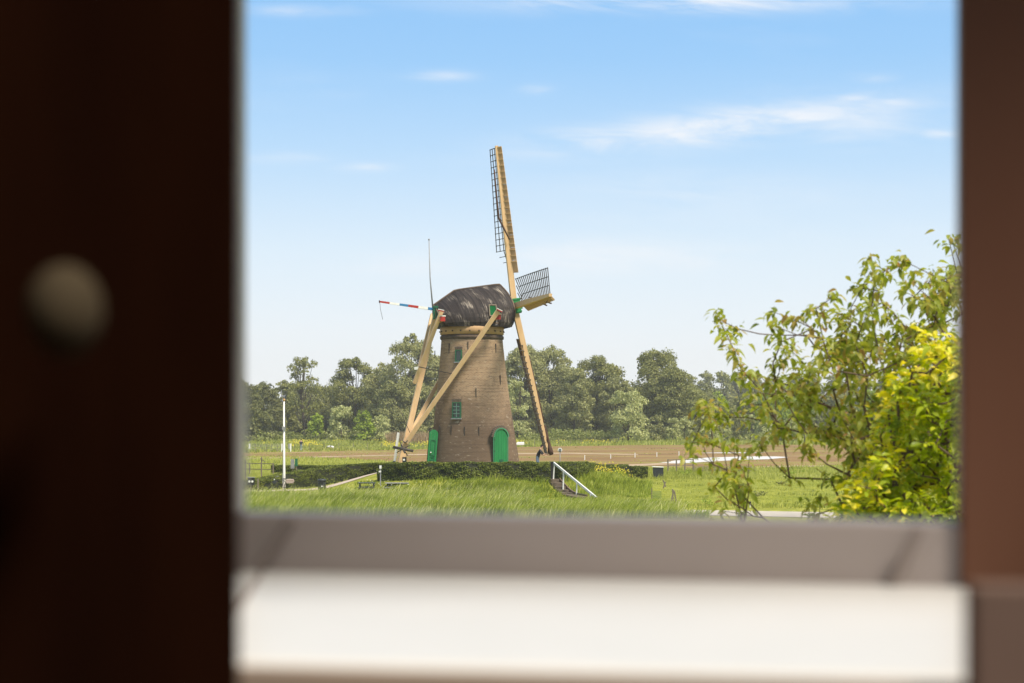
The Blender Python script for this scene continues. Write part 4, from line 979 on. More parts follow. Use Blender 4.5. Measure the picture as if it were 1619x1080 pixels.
# ================================================================ people
SKIN = pmat('skin', (.50, .30, .20), (.45, .26, .17), 8, .6); HAIR = pmat('dark_hair', (.02, .014, .01), (.035, .022, .015), 20, .8)
TEE = pmat('black_shirt', (.018, .018, .024), (.03, .03, .035), 6, .9); JEANS = pmat('blue_jeans', (.10, .15, .24), (.17, .22, .30), 6, .9)
NAVY = pmat('navy_jacket', (.016, .022, .045), (.03, .036, .06), 6, .9); LJEANS = pmat('pale_jeans', (.20, .27, .36), (.28, .34, .42), 6, .9); SHOE = pmat('shoe', (.03, .025, .02), None, 6, .7)
def person(label, loc, J, yaw, shirt, trousers, hair_cols=HAIR):
    "J: joints in local metres (x forward, y left, z up); one skinned body, materials by limb"
    t = thing('person', label, 'person', loc)
    names = list(J); idx = {k: i for i, k in enumerate(names)}
    edges = [('pelvis', 'belly'), ('belly', 'chest'), ('chest', 'neck'), ('neck', 'head'), ('head', 'crown'), ('head', 'nose')]
    for s in 'LR': edges += [('chest', 'sh' + s), ('sh' + s, 'el' + s), ('el' + s, 'wr' + s), ('wr' + s, 'hand' + s), ('pelvis', 'hip' + s), ('hip' + s, 'kn' + s), ('kn' + s, 'an' + s), ('an' + s, 'toe' + s)]
    rad = {'pelvis': .165, 'belly': .155, 'chest': .185, 'neck': .06, 'head': .085, 'crown': .07, 'nose': .018}
    for s in 'LR': rad.update({'sh' + s: .072, 'el' + s: .045, 'wr' + s: .030, 'hand' + s: .036, 'hip' + s: .095, 'kn' + s: .06, 'an' + s: .042, 'toe' + s: .036})
    me = bpy.data.meshes.new('body'); rz = Matrix.Rotation(yaw, 3, 'Z')
    me.from_pydata([tuple(rz @ Vector(J[k])) for k in names], [(idx[a], idx[b_]) for a, b_ in edges], [])
    o = link('body', me, t); md = o.modifiers.new('skin', 'SKIN'); md.use_smooth_shade = True
    for i, k in enumerate(names): me.skin_vertices[0].data[i].radius = (rad[k], rad[k])
    me.skin_vertices[0].data[idx['pelvis']].use_root = True
    sb = o.modifiers.new('sub', 'SUBSURF'); sb.levels = 1; sb.render_levels = 1
    dg = bpy.context.evaluated_depsgraph_get(); ev = bpy.data.meshes.new_from_object(o.evaluated_get(dg)); o.modifiers.clear(); o.data = ev
    ev.materials.clear()
    for m_ in (SKIN, shirt, trousers, SHOE): ev.materials.append(m_)
    seg = [(rz @ Vector(J[a]), rz @ Vector(J[b_]), a, b_) for a, b_ in edges]
    def which(c):
        best = None
        for A, B, a, b_ in seg:
            ab = B - A; tt = max(0, min(1, (c - A).dot(ab) / ab.dot(ab))); dd = (c - A - ab * tt).length - (.06 if a in ('pelvis', 'belly', 'chest') else 0)
            if best is None or dd < best[0]: best = (dd, a, b_, tt)
        _, a, b_, tt = best
        if b_ in ('head', 'crown', 'nose') or a == 'head': return 0
        if a == 'chest' and b_ == 'neck': return 1 if tt < .6 else 0
        if a.startswith('el') or a.startswith('wr'): return 0
        if a.startswith('sh') or a in ('belly', 'chest'): return 1
        if b_.startswith('toe'): return 3
        if a == 'pelvis' and b_ == 'belly': return 1 if tt > .35 else 2
        return 2
    for p_ in ev.polygons: p_.material_index = which(p_.center); p_.use_smooth = True
    loc = Vector(loc); fg = MB()
    for s in 'LR':
        w_ = rz @ Vector(J['wr' + s]); h_ = rz @ Vector(J['hand' + s]); d = (h_ - w_).normalized(); sd_ = d.cross(Vector((0, 0, 1)));
        if sd_.length < .1: sd_ = Vector((0, 1, 0))
        sd_.normalize(); nn = sd_.cross(d)
        for q, ln in zip((-.03, -.01, .01, .03), (.07, .085, .08, .062)):
            b0 = h_ + sd_ * q + d * .02; fg.tube([loc + b0, loc + b0 + d * ln * .6, loc + b0 + d * ln * .9 - nn * ln * .4], [.010, .009, .007], 6)
        fg.tube([loc + h_ + sd_ * .035 - d * .03, loc + h_ + sd_ * .065, loc + h_ + sd_ * .07 + d * .03], [.012, .010, .008], 6)
    fg.obj('fingers', SKIN, t)
    hd = loc + rz @ Vector(J['head']); cr = loc + rz @ Vector(J['crown']); up = (cr - hd).normalized(); fw = (rz @ (Vector(J['nose']) - Vector(J['head']))).normalized()
    hr_ = MB(); hr_.ball(hd + up * .055 - fw * .018, (.093, .093, .09), 12); hr_.obj('hair', hair_cols, t)
    fc = MB()
    sdv_ = up.cross(fw).normalized()
    for s in (-1, 1): fc.ball(hd + fw * .088 + sdv_ * s * .032 + up * .005, .009, 6)
    fc.beam(hd + fw * .088 - up * .055 - sdv_ * .022, hd + fw * .088 - up * .055 + sdv_ * .022, .006, .006); fc.obj('face', HAIR, t)
    er = MB()
    for s in (-1, 1): er.ball(hd + sdv_ * s * .088 - up * .01, (.014, .02, .03), 6)
    er.obj('ear', SKIN, t)
    return t
gz = float(th(PX(858, 116.5), 116.5))
man = person('man in black shirt and jeans bending to the foot of the lower sail', (PX(850.5, 116.5), 116.5, gz), {
    'pelvis': (-.06, 0, .98), 'belly': (.02, 0, 1.16), 'chest': (.12, 0, 1.40), 'neck': (.21, 0, 1.60), 'head': (.26, 0, 1.72), 'crown': (.27, 0, 1.81), 'nose': (.365, 0, 1.69),
    'shL': (.14, .19, 1.47), 'elL': (.36, .24, 1.24), 'wrL': (.58, .14, 1.21), 'handL': (.66, .12, 1.22), 'shR': (.14, -.19, 1.47), 'elR': (.34, -.25, 1.20), 'wrR': (.57, -.15, 1.12), 'handR': (.65, -.12, 1.10),
    'hipL': (-.04, .10, .93), 'knL': (.06, .12, .50), 'anL': (-.06, .12, .09), 'toeL': (.10, .14, .04), 'hipR': (-.04, -.10, .93), 'knR': (-.02, -.12, .50), 'anR': (-.18, -.12, .09), 'toeR': (-.03, -.14, .04)}, R(-8), TEE, JEANS)
man.scale = (1.02, 1.02, 1.02)
person('man in navy jacket and pale jeans walking away across the far meadow', (PX(476, 262), 262, 0), {
    'pelvis': (0, 0, .97), 'belly': (0, 0, 1.15), 'chest': (.01, 0, 1.38), 'neck': (.03, 0, 1.57), 'head': (.05, 0, 1.69), 'crown': (.05, 0, 1.78), 'nose': (.15, 0, 1.67),
    'shL': (0, .20, 1.46), 'elL': (-.05, .27, 1.20), 'wrL': (.06, .26, 1.0), 'handL': (.09, .25, .93), 'shR': (0, -.20, 1.46), 'elR': (-.02, -.27, 1.20), 'wrR': (.04, -.25, 1.0), 'handR': (.07, -.24, .93),
    'hipL': (0, .10, .92), 'knL': (.10, .11, .50), 'anL': (.0, .11, .09), 'toeL': (.16, .12, .04), 'hipR': (0, -.10, .92), 'knR': (.0, -.11, .50), 'anR': (-.16, -.11, .10), 'toeR': (-.01, -.12, .04)}, R(90), NAVY, LJEANS)
# grazing calf
def calf():
    Y = 272; x0 = PX(523, Y); t = thing('calf', 'small black and white calf grazing on the far meadow', 'calf', (x0, Y, 0))
    me = bpy.data.meshes.new('body'); J = [(-.35, 0, .62), (0, 0, .60), (.30, 0, .62), (.48, 0, .60), (.62, 0, .42), (.70, 0, .26),
        (.30, .10, .42), (.32, .10, .22), (.30, .10, .03), (.30, -.10, .42), (.32, -.10, .22), (.30, -.10, .03),
        (-.34, .11, .42), (-.44, .11, .24), (-.38, .11, .03), (-.34, -.11, .42), (-.44, -.11, .24), (-.38, -.11, .03), (-.46, 0, .58), (-.50, 0, .32)]
    E = [(0, 1), (1, 2), (2, 3), (3, 4), (4, 5), (2, 6), (6, 7), (7, 8), (2, 9), (9, 10), (10, 11), (0, 12), (12, 13), (13, 14), (0, 15), (15, 16), (16, 17), (0, 18), (18, 19)]
    Rr = [.17, .19, .18, .10, .09, .055, .07, .045, .035, .07, .045, .035, .085, .045, .035, .085, .045, .035, .04, .015]
    me.from_pydata([(-a, b_, c) for a, b_, c in J], E, []); o = link('body', me, t); o.modifiers.new('s', 'SKIN')
    for i, r in enumerate(Rr): me.skin_vertices[0].data[i].radius = (r, r)
    o.modifiers.new('u', 'SUBSURF').render_levels = 1
    dg = bpy.context.evaluated_depsgraph_get(); ev = bpy.data.meshes.new_from_object(o.evaluated_get(dg)); o.modifiers.clear(); o.data = ev; ev.materials.clear()
    ev.materials.append(M['white']); ev.materials.append(M['black'])
    for p_ in ev.polygons: c = p_.center; p_.use_smooth = True; p_.material_index = int(c.x < -.52 or (-.12 < c.x < .12 and c.z > .55) )
    e_ = MB()
    for s in (-1, 1): e_.ball((x0 - .60, Y + s * .10, .44), (.03, .06, .025), 6)
    e_.obj('ear', M['black'], t)
calf()

# ================================================================ small things, left side
def flagpole():
    Y = 117.0; x = PX(449, Y); t = thing('flagpole', 'tall white flagpole with a gold ball on top', 'flagpole', (x, Y, 0)); zt = hz(634, Y)
    MB().tube([(x, Y, -.05), (x, Y, 1.2), (x, Y, zt)], [.11, .095, .05], 12).obj('pole', M['white'], t)
    MB().ball((x, Y, zt + .07), .10, 10).obj('ball', pmat('dull_gold', (.5, .3, .12), None, 5, .4), t)
    MB().tube([(x - .07, Y - .06, 1.2), (x - .06, Y - .06, zt - .1)], .012, 4).obj('halyard', M['rope'], t)
    MB().box((x, Y - .1, hz(677, Y)), (.22, .14, .22)).obj('cleat', M['grey'], t)
flagpole()
def bicycle():
    Y = 114.6; s = F / Y; x0 = PX(446, Y); t = thing('bicycle', 'black bicycle with striped pale saddlebags parked at the flagpole foot', 'bicycle', (x0, Y, 0))
    z0 = .02; wr_ = .34; xf = x0 - .62; xr = x0 + .48
    for nm, xx in (('wheel', xf), ('wheel', xr)):
        m_ = MB(); n_ = 22; pts = [Vector((xx + wr_ * math.cos(2 * math.pi * k / n_), Y, z0 + wr_ + wr_ * math.sin(2 * math.pi * k / n_))) for k in range(n_ + 1)]; m_.tube(pts, .022, 6, cap=False)
        w_ = m_.obj('wheel', M['black'], t); sp = MB()
        for k in range(12): a = 2 * math.pi * k / 12; sp.tube([(xx, Y, z0 + wr_), (xx + wr_ * math.cos(a), Y, z0 + wr_ + wr_ * math.sin(a))], .004, 4)
        sp.obj('spokes', M['grey'], w_)
    A = Vector((xf, Y, z0 + wr_)); B = Vector((xr, Y, z0 + wr_)); BB = Vector((x0 - .02, Y, z0 + .28)); ST = Vector((x0 + .12, Y, z0 + .78)); HT = Vector((x0 - .42, Y, z0 + .82))
    fm = MB()
    for a, b_ in ((A, HT), (HT, BB), (HT, ST), (ST, BB), (BB, B), (ST, B)): fm.tube([a, b_], .019, 6)
    fm.tube([HT, HT + Vector((.03, 0, .18))], .016, 6); fm.obj('frame', M['black'], t)
    MB().tube([HT + Vector((.16, -.28, .24)), HT + Vector((.02, -.16, .22)), HT + Vector((.02, .16, .22)), HT + Vector((.16, .28, .24))], .014, 6).obj('handlebar', M['grey'], t)
    MB().ball(ST + Vector((.02, 0, .10)), (.14, .08, .04), 10).tube([ST, ST + Vector((.01, 0, .1))], .013, 6).obj('saddle', M['black'], t)
    bag = MB(); stripe = pmat('striped_bag', (.60, .46, .40), (.35, .22, .18), 1, .8)
    for k in range(5): bag.box((xr + .05, Y - .0, z0 + .62 + k * .055), (.56 - .05 * abs(k - 2), .34, .05), mi=k % 2)
    bag.obj('saddlebag', [pmat('pale_bag', (.62, .50, .44)), pmat('mauve_bag', (.36, .24, .22))], t, bevel=.01)
    MB().ball(HT + Vector((-.10, 0, .02)), (.05, .05, .05), 8).obj('lamp', M['white'], t)
    MB().box(HT + Vector((-.08, 0, -.16)), (.22, .26, .18)).obj('basket', M['bin'], t)
bicycle()
def litter_bin():
    Y = 113.6; x = PX(509, Y); t = thing('litter_bin', 'dark round litter bin standing by the path', 'bin', (x, Y, 0))
    MB().lathe((x, Y, 0), [(.20, 0), (.25, .05), (.27, .75), (.26, .78)], 20).obj('body', M['bin'], t)
    MB().lathe((x, Y, 0), [(.285, .74), (.29, .86), (.26, .92), (.12, .93)], 20).obj('lid', M['bin'], t)
    MB().box((x - .02, Y - .27, .72), (.30, .06, .10)).obj('opening', M['black'], t)
    MB().box((x + .03, Y - .275, .45), (.09, .02, .09), rot=Matrix.Rotation(.78, 3, 'Y')).obj('sticker', M['white'], t)
litter_bin()
def table(px, Y, w_, mat, label, leg=M['bin']):
    x = PX(px, Y); t = thing('picnic_table', label, 'picnic table', (x, Y, 0), 'picnic tables on the lawn')
    for k in range(4): MB().box((x, Y - .28 + k * .19, .70), (w_, .17, .045)).obj('tabletop_board', mat, t)
    for s in (-1, 1): MB().box((x, Y + s * .68, .42), (w_, .26, .045)).obj('bench_seat', mat, t)
    for s in (-1, 1):
        MB().beam((x + s * w_ * .4, Y - .75, 0), (x + s * w_ * .4, Y - .1, .68), .07, .08).beam((x + s * w_ * .4, Y + .75, 0), (x + s * w_ * .4, Y + .1, .68), .07, .08).box((x + s * w_ * .4, Y, .38), (.07, 1.5, .07)).obj('leg_frame', leg, t)
table(580, 112.8, 1.15, M['bin'], 'small dark picnic table on the lawn right of the bin')
table(628, 112.6, 1.55, M['grey'], 'wide grey picnic table half sunk in tall grass')
def board(px, py0, py1, Y, w_, mat, label, name='sign_board', post=M['greywood']):
    x = PX(px, Y); zt = hz(py0, Y); zb_ = hz(py1, Y); t = thing(name, label, 'sign', (x, Y, float(th(x, Y))))
    MB().box((x, Y, (zt + zb_) / 2), (w_, .06, zt - zb_)).obj('panel', mat, t)
    MB().box((x, Y + .05, zt / 2 + float(th(x, Y)) / 2), (.07, .07, zt - float(th(x, Y)))).obj('post', post, t); return t, x, zt, zb_
t, x, zt, zb_ = board(397, 755.5, 767, 114.5, .46, M['black'], 'small black box sign with two white discs at the left', 'house_sign')
for dx_ in (-.11, .09): MB().lathe((x + dx_, 114.46, (zt + zb_) / 2), [(.075, 0), (.075, .012)], 14, axis=Matrix.Rotation(R(90), 3, 'X')).obj('disc', M['white'], t)
MB().box((x, 114.5, zt + .03), (.52, .14, .05)).obj('sign_roof', M['grey'], t)
board(462.5, 726, 741, 140, .30, M['grey'], 'narrow grey notice panel behind the sloping hedge')
board(468.5, 725, 737, 139.5, .22, M['dgreen'], 'dark green notice panel beside the grey one')
t, x, zt, zb_ = board(601.5, 736, 741, 113.2, .14, M['white'], 'tiny white tag on a stake at the left end of the front hedge', 'marker_stake', M['grey'])
MB().box((x - .03, 113.15, zt - .40), (.16, .03, .10)).obj('plate', M['white'], t)
# round sign right of the man
Y = 118.5; x = PX(885.4, Y); t = thing('round_sign', 'white sign with a dark ring on a thin post right of the man', 'sign', (x, Y, float(th(x, Y)))); zc = hz(711.5, Y)
MB().lathe((x, Y, zc), [(.15, 0), (.15, .03)], 20, axis=Matrix.Rotation(R(90), 3, 'X')).obj('panel', M['white'], t)
MB().tube([(x + .07 * math.cos(a), Y - .04, zc + .07 * math.sin(a)) for a in np.linspace(0, 2 * math.pi, 15)], .022, 6, cap=False).box((x, Y - .05, zc - .09), (.20, .02, .03)).obj('ring', M['black'], t)
MB().tube([(x, Y + .03, zc), (x, Y + .03, float(th(x, Y)) - .05)], .03, 7).obj('post', M['grey'], t)
# white leaning mooring post left of tail pole
t = thing('white_post', 'white leaning post just left of the tail pole', 'post', P(623, 733, 121.4)); MB().beam(P(630, 684, 121.4), P(623.3, 735, 121.4), .17, .17).obj('post', M['white'], t); MB().beam(P(623.4, 729, 121.3), P(622.6, 735, 121.3), .2, .2).obj('foot', M['black'], t)
t = thing('ground_box', 'small black box with a white lens beside the tail pole foot', 'box', P(639, 733, 119.6)); MB().box(P(639.5, 727.5, 119.6), (.28, .3, .42)).obj('case', M['black'], t); MB().lathe(P(638.8, 727, 119.42), [(.07, 0), (.07, .03)], 12, axis=Matrix.Rotation(R(90), 3, 'X')).obj('lens', M['white'], t)
o = MB().box(P(822, 702, 262), (1.3, .6, .35)).box(P(823, 700, 262), (1.1, .4, .2)).obj('trough', M['white'], bevel=.05); tag(o, 'white water trough lying in the far meadow right of the tower', 'trough')
# far left gate and fence
def fence(name, label, a, b_, n_, h, mat, rails=(.5, .95), r=.035, rr=.015, wire=None):
    a = np.array(a); b_ = np.array(b_); t = thing(name, label, 'fence', (a[0], a[1], 0))
    for k in range(n_): q = a + (b_ - a) * k / (n_ - 1); MB().box((q[0], q[1], h / 2 + float(th(*q))), (r * 2, r * 2, h)).obj('post', mat, t)
    for z in rails: MB().beam((a[0], a[1], z * h), (b_[0], b_[1], z * h), rr * 2, rr * 2).obj('rail', wire or mat, t)
    return t
Yg = 258
fence('field_gate', 'long metal field gate between white posts at the far left', (PX(395, Yg), Yg), (PX(447, Yg), Yg), 7, 1.15, M['greywood'], (.25, .45, .65, .82, 1.0), .03, .022, M['grey'])
for px, nm in ((394.5, 'left white gatepost of the far field gate'), (446, 'white gatepost behind the flagpole'), (459.5, 'right white gatepost of the far meadow gap'), (457, 'grey gatepost leaning beside a white one')):
    t = thing('gatepost', nm, 'post', (PX(px, Yg), Yg, 0), 'gateposts at the far meadow'); MB().box((PX(px, Yg), Yg, .6), (.22, .22, 1.25), rot=Matrix.Rotation(R(-6 if 'grey' in nm else 0), 3, 'Y')).obj('post', M['white'] if 'white gate' in nm or 'right' in nm or 'left' in nm else M['grey'], t)
fence('wire_fence', 'thin wire fence on dark stakes across the far meadow', (PX(465, 264), 264), (PX(690, 282), 282), 11, 1.15, M['greywood'], (.4, .65, .92), .035, .008)
fence('wire_fence', 'thin wire fence below the leafy bank right of the mill', (PX(825, 300), 300), (PX(985, 345), 345), 10, 1.2, M['greywood'], (.4, .65, .92), .04, .01)
fence('wooden_fence', 'white fence at the meadow edge left of the pale willow', (PX(928, 346), 346), (PX(978, 348), 348), 5, 1.3, M['grey'], (.4, .9), .06, .04)
fence('allotment_fence', 'weathered timber fence in front of the left dirt track', (PX(376, 150), 150), (PX(432, 148), 148), 4, 1.1, M['greywood'], (.5, .95), .05, .03)
for i, (px, y0, y1, Y, ln, lb) in enumerate([(413.5, 723, 760, 130, 0, 'tall weathered stake above the low left hedge'), (408, 757, 779, 114.2, 0, 'wooden stake right of the black box sign'), (388, 727, 778, 125, 0, 'dark post by the left window frame')]):
    t = thing('stake', lb, 'post', (PX(px, Y), Y, 0), 'stakes at the left edge'); zt = hz(y0, Y); MB().box((PX(px, Y), Y, zt / 2), (.09, .09, zt)).obj('post', M['greywood'], t)
    if i == 0: MB().beam((PX(px - 2, Y), Y - .06, zt - .1), (PX(px + 6, Y), Y - .06, zt - .35), .05, .06).obj('brace', M['greywood'], t)
# white electric fence posts in the ploughed field
lbls = ['nearest the mill', 'second from the mill', 'third from the mill', 'fourth from the mill', 'fifth from the mill']
for (px, y0, y1), lb in zip(((924.5, 719.5, 727.5), (965.5, 718.5, 725.5), (1004, 716, 723.5), (1038.5, 715, 722.5), (1073.5, 713.5, 720.5)), lbls):
    Y = EYE * F / (y1 - HZ); t = thing('fence_post', 'thin white post in the ploughed field, ' + lb, 'post', (PX(px, Y), Y, 0), 'thin white posts in the ploughed field'); MB().box((PX(px, Y), Y, (y1 - y0) / F * Y / 2), (.10, .10, (y1 - y0) / F * Y)).obj('post', M['white'], t)
wire = MB(); pts = [(924.5, 722, 204), (965.5, 721, 211), (1004, 719, 219), (1038.5, 718, 223), (1073.5, 716.5, 230)]
for a_, b_ in zip(pts[:-1], pts[1:]): wire.tube([P(*a_), P(*b_)], .012, 4)
tag(wire.obj('fence_wire', M['rope']), 'thin wire strung between the white field posts', 'wire')
# compost box, fences on the right
Y = 143; x = PX(1040, Y); t = thing('compost_box', 'dark slatted compost box with a white lid right of the hedge', 'box', (x, Y, 0))
for k in range(7): MB().box((x, Y - .40, .07 + k * .125), (.80, .04, .115)).obj('slat', M['bin'], t)
for k in range(7): MB().box((x + .42, Y, .07 + k * .125), (.04, .76, .115)).obj('slat', M['bin'], t)
MB().box((x - .01, Y + .01, .42), (.78, .74, .84)).obj('liner', M['black'], t); MB().box((x, Y, .92), (.95, .95, .05), rot=Matrix.Rotation(R(3), 3, 'Y')).obj('lid', M['white'], t)
fence('paddock_fence', 'low wooden paddock fence running right from the compost box', (PX(1056, 158), 158), (PX(1096, 160), 160), 4, 1.2, M['greywood'], (.5, .95), .06, .04, M['greywood'])
def picket():
    Y = 158; t = thing('picket_fence', 'row of small pale pickets behind the cherry twigs', 'fence', (PX(1100, Y), Y, 0), None)
    n_ = 46
    for k in range(n_): px = 1098 + k * 2.1; MB().box((PX(px, Y), Y, .30), (.05, .03, .55)).obj('picket', M['greywood'], t)
    MB().box((PX(1147, Y), Y + .03, .2), (98 / F * Y, .03, .05)).obj('rail', M['greywood'], t)
picket()
for i, (px, y0, y1, Y, tilt_, w_, lb) in enumerate([(1059.5, 776, 801, 97, 14, .08, 'left leaning split post of the broken gate'), (1064.8, 774, 800, 97.2, -3, .07, 'middle split post of the broken gate'), (1070, 776, 798, 97.6, -10, .08, 'right leaning split post of the broken gate'),
        (1030.5, 771, 788, 105, 0, .06, 'thin dark stake holding green netting'), (1048, 757, 771, 118, 16, .09, 'grey leaning post below the compost box'), (1054, 754, 769, 120, -22, .08, 'grey slanting branch post below the compost box'),
        (1186.2, 795, 803, 94.5, 0, .07, 'small black and white marker post in the pasture')]):
    x = PX(px, Y); h = (y1 - y0) / F * Y; t = thing('old_post', lb, 'post', (x, Y, 0), 'old posts in the pasture'); rot = Matrix.Rotation(R(tilt_), 3, 'Y')
    MB().box(Vector((x, Y, 0)) + rot @ Vector((0, 0, h / 2 - .05)), (w_, w_ * .7, h + .1), rot=rot).obj('post', M['greywood'] if i < 6 else M['white'], t, bevel=.01)
    if i == 6: MB().box((x, Y, h + .02), (.09, .09, .10)).obj('cap', M['black'], t)
x = PX(1038, 105); t = thing('netting', 'small patch of green netting beside a dark stake', 'netting', (x, 105, 0))
nm_ = MB()
for k in range(9): nm_.box((x - .28 + k * .07, 105, .25), (.012, .012, .5))
for k in range(7): nm_.box((x, 105.005, .04 + k * .07), (.58, .012, .012))
nm_.obj('mesh', M['dgreen'], t)
for i, (px, py, s, lb) in enumerate([(1202, 788, .5, 'dark weed tuft in the middle of the pasture'), (1175, 770, .32, 'small weed tuft behind the cherry twigs'), (1240, 768, .35, 'weed tuft at the right of the pasture'), (1070, 802, .35, 'weeds growing at the broken gate posts'), (1122, 800, .4, 'dock plants beside the road edge'), (1020, 768, .45, 'reddish weeds below the right hedge'), (1085, 752, .5, 'pale green shrub behind the compost box'), (1250, 752, .6, 'green shrub clump by the field edge')]):
    Y = EYE * F / (py - HZ); x = PX(px, Y); cl = [(x + RS.normal(0, s * .9), Y + RS.normal(0, s * .5), s * RS.uniform(.15, .7), s * .5, s * .5, s * .4) for _ in range(8)]
    V, Fc = crown(cl, 300, .09); V[:, 2] = np.maximum(V[:, 2], .01); t = thing('weed_tuft', lb, 'plant', (x, Y, 0), 'weed tufts in the pasture'); npmesh('leaves', V, Fc, M['poplar'] if i < 3 else M['bright'], t)

# ================================================================ cherry tree and yellow shrub near the house
def leaf_mesh(name, L=.085, Wd=.042, curl=.35, fold=.35):
    "a folded, drooping pointed leaf, base at the origin, growing along +X"
    prof = [(0, .0), (.12, .45), (.32, .95), (.55, 1.0), (.78, .62), (1.0, .03)]; vs = []; fs = []
    for t, w_ in prof:
        x = t * L; z = -curl * L * t * t; hw_ = w_ * Wd / 2; vs += [(x, -hw_, z + hw_ * fold), (x, 0, z), (x, hw_, z + hw_ * fold)]
    for i in range(len(prof) - 1): k = i * 3; fs += [(k, k + 1, k + 4, k + 3), (k + 1, k + 2, k + 5, k + 4)]
    return np.array(vs), np.array(fs)
LV = [leaf_mesh('a'), leaf_mesh('b', .095, .046, .6, .5), leaf_mesh('c', .075, .036, .2, .25)]
def place_leaves(parent, spec, mats, maxobj=300):
    "spec: list of (pos, dir, normal, scale, mat index, variant); the largest in view become parts, the rest one mesh"
    o0 = origin(parent); order = sorted(range(len(spec)), key=lambda i: spec[i][0].y / spec[i][3])
    vis = [i for i in order if True][:0]
    def inview(p): px = 809.5 + F * p.x / p.y; py = HZ - F * (p.z - EYE) / p.y; return 1050 < px < 1518 and 330 < py < 835
    vis = [i for i in order if inview(spec[i][0])][:maxobj]; vs_ = set(vis); meshes = {}
    def mat3(d, n_): d = d.normalized(); s_ = n_.cross(d).normalized(); n2 = d.cross(s_); return Matrix((d, s_, n2)).transposed()
    for i in vis:
        p, d, n_, s_, mi, vr = spec[i]
        if (mi, vr) not in meshes:
            me = bpy.data.meshes.new('leaf'); me.from_pydata(LV[vr][0].tolist(), [], LV[vr][1].tolist()); me.materials.append(mats[mi]); 
            for q in me.polygons: q.use_smooth = True
            meshes[(mi, vr)] = me
        o = link('leaf', meshes[(mi, vr)], parent); o.matrix_local = Matrix.Translation(p - o0) @ mat3(d, n_).to_4x4() @ Matrix.Scale(s_, 4)
    V = []; Fc = []; MI = []; k = 0
    for i, (p, d, n_, s_, mi, vr) in enumerate(spec):
        if i in vs_: continue
        R3 = np.array(mat3(d, n_)); v = (LV[vr][0] * s_) @ R3.T + np.array(p); V.append(v); Fc.append(LV[vr][1] + k); MI += [mi] * len(LV[vr][1]); k += len(v)
    if V: o = npmesh('foliage', np.concatenate(V), np.concatenate(Fc), mats, parent, mi=MI, smooth=True); o['kind'] = 'stuff'
def grow(parent, tips, roots, mat, rtip=.0035, k_r=.0042):
    "join every tip to the nearest lower part of the growing tree"
    nodes = [Vector(r) for r in roots]; par = [-1] + list(range(len(roots) - 1)); order = sorted(range(len(tips)), key=lambda i: (tips[i] - nodes[-1]).length); own = {}
    for i in order:
        tp = tips[i]; best = None
        for j, nd in enumerate(nodes):
            d = (tp - nd).length; pen = max(0, nd.z - tp.z + .02) * 2.5; c = d + pen
            if best is None or c < best[0]: best = (c, j)
        j = best[1]; nd = nodes[j]; L = (tp - nd).length; cur = j; k = max(1, int(L / .18))
        for q in range(1, k + 1):
            f_ = q / k; p = nd.lerp(tp, f_) + Vector((0, 0, -.10 * L * math.sin(math.pi * f_))) * .6 + Vector((random.gauss(0, .008), random.gauss(0, .008), 0)) * (0 if q == k else 1); nodes.append(p); par.append(cur); cur = len(nodes) - 1
        own[i] = cur
    cnt = [1] * len(nodes)
    for i in range(len(nodes) - 1, 0, -1): cnt[par[i]] += cnt[i]
    b = MB(); rad = [rtip + k_r * (c - 1) ** .38 for c in cnt]
    for i in range(1, len(nodes)): b.tube([nodes[par[i]], nodes[i]], [min(rad[par[i]], rad[i] * 1.5), rad[i]], 6, cap=False)
    b.obj('trunk', mat, parent); return own, nodes, par
def rvec(): return Vector((random.gauss(0, 1), random.gauss(0, 1), random.gauss(0, 1))).normalized()
ch_pts = [(1133, 494), (1140, 507), (1146, 520), (1150, 532), (1160, 552), (1168, 578), (1180, 592), (1196, 590), (1222, 493), (1224, 515), (1228, 530), (1236, 540), (1250, 553), (1222, 574), (1238, 568), (1256, 505), (1262, 500), (1290, 488),
  (1300, 510), (1293, 487), (1321, 467), (1352, 452), (1362, 455), (1375, 414), (1377, 428), (1390, 432), (1400, 428), (1382, 452), (1388, 460), (1422, 418), (1424, 410), (1440, 445), (1432, 462), (1444, 470), (1458, 475), (1475, 425), (1478, 437), (1470, 445),
  (1500, 378), (1506, 384), (1512, 430), (1505, 450), (1498, 470), (1490, 455), (1480, 470), (1395, 480), (1403, 490), (1412, 495), (1366, 478), (1345, 488), (1330, 497), (1335, 508), (1345, 515), (1372, 490), (1378, 494), (1420, 520), (1410, 530), (1432, 518), (1425, 540), (1440, 530),
  (1360, 515), (1375, 525), (1385, 545), (1350, 540), (1330, 530), (1315, 540), (1300, 535), (1285, 520), (1275, 530), (1290, 550), (1305, 560), (1270, 575), (1280, 590), (1110, 640), (1120, 650), (1135, 640), (1145, 660), (1108, 690), (1095, 700), (1120, 700), (1140, 690), (1160, 705), (1100, 720),
  (1128, 735), (1150, 745), (1170, 735), (1185, 715), (1160, 765), (1170, 780), (1150, 790), (1185, 770), (1200, 700), (1175, 640), (1190, 620), (1205, 640), (1125, 670), (1180, 660), (1130, 770), (1145, 808), (1175, 805)]
rnd = random.Random(5)
poly = [(1225, 600), (1262, 575), (1300, 545), (1350, 520), (1420, 545), (1470, 460), (1500, 420), (1530, 430), (1530, 850), (1210, 850), (1250, 760), (1225, 690), (1200, 640)]
pa = np.array(poly)
while len(ch_pts) < 500:
    q = (rnd.uniform(1190, 1530), rnd.uniform(420, 850))
    if inpoly(np.array([q[0]]), np.array([q[1]]), poly)[0] and rnd.random() < (.45 + .55 * min(1, (q[0] - 1190) / 160)) and not (q[0] < 1330 and q[1] > 690 and rnd.random() < .5): ch_pts.append(q)
Yc = 13.2
cherry = thing('cherry_tree', 'bushy young cherry tree with drooping reddish green leaves at the right', 'tree', (PX(1420, Yc), Yc, 0))
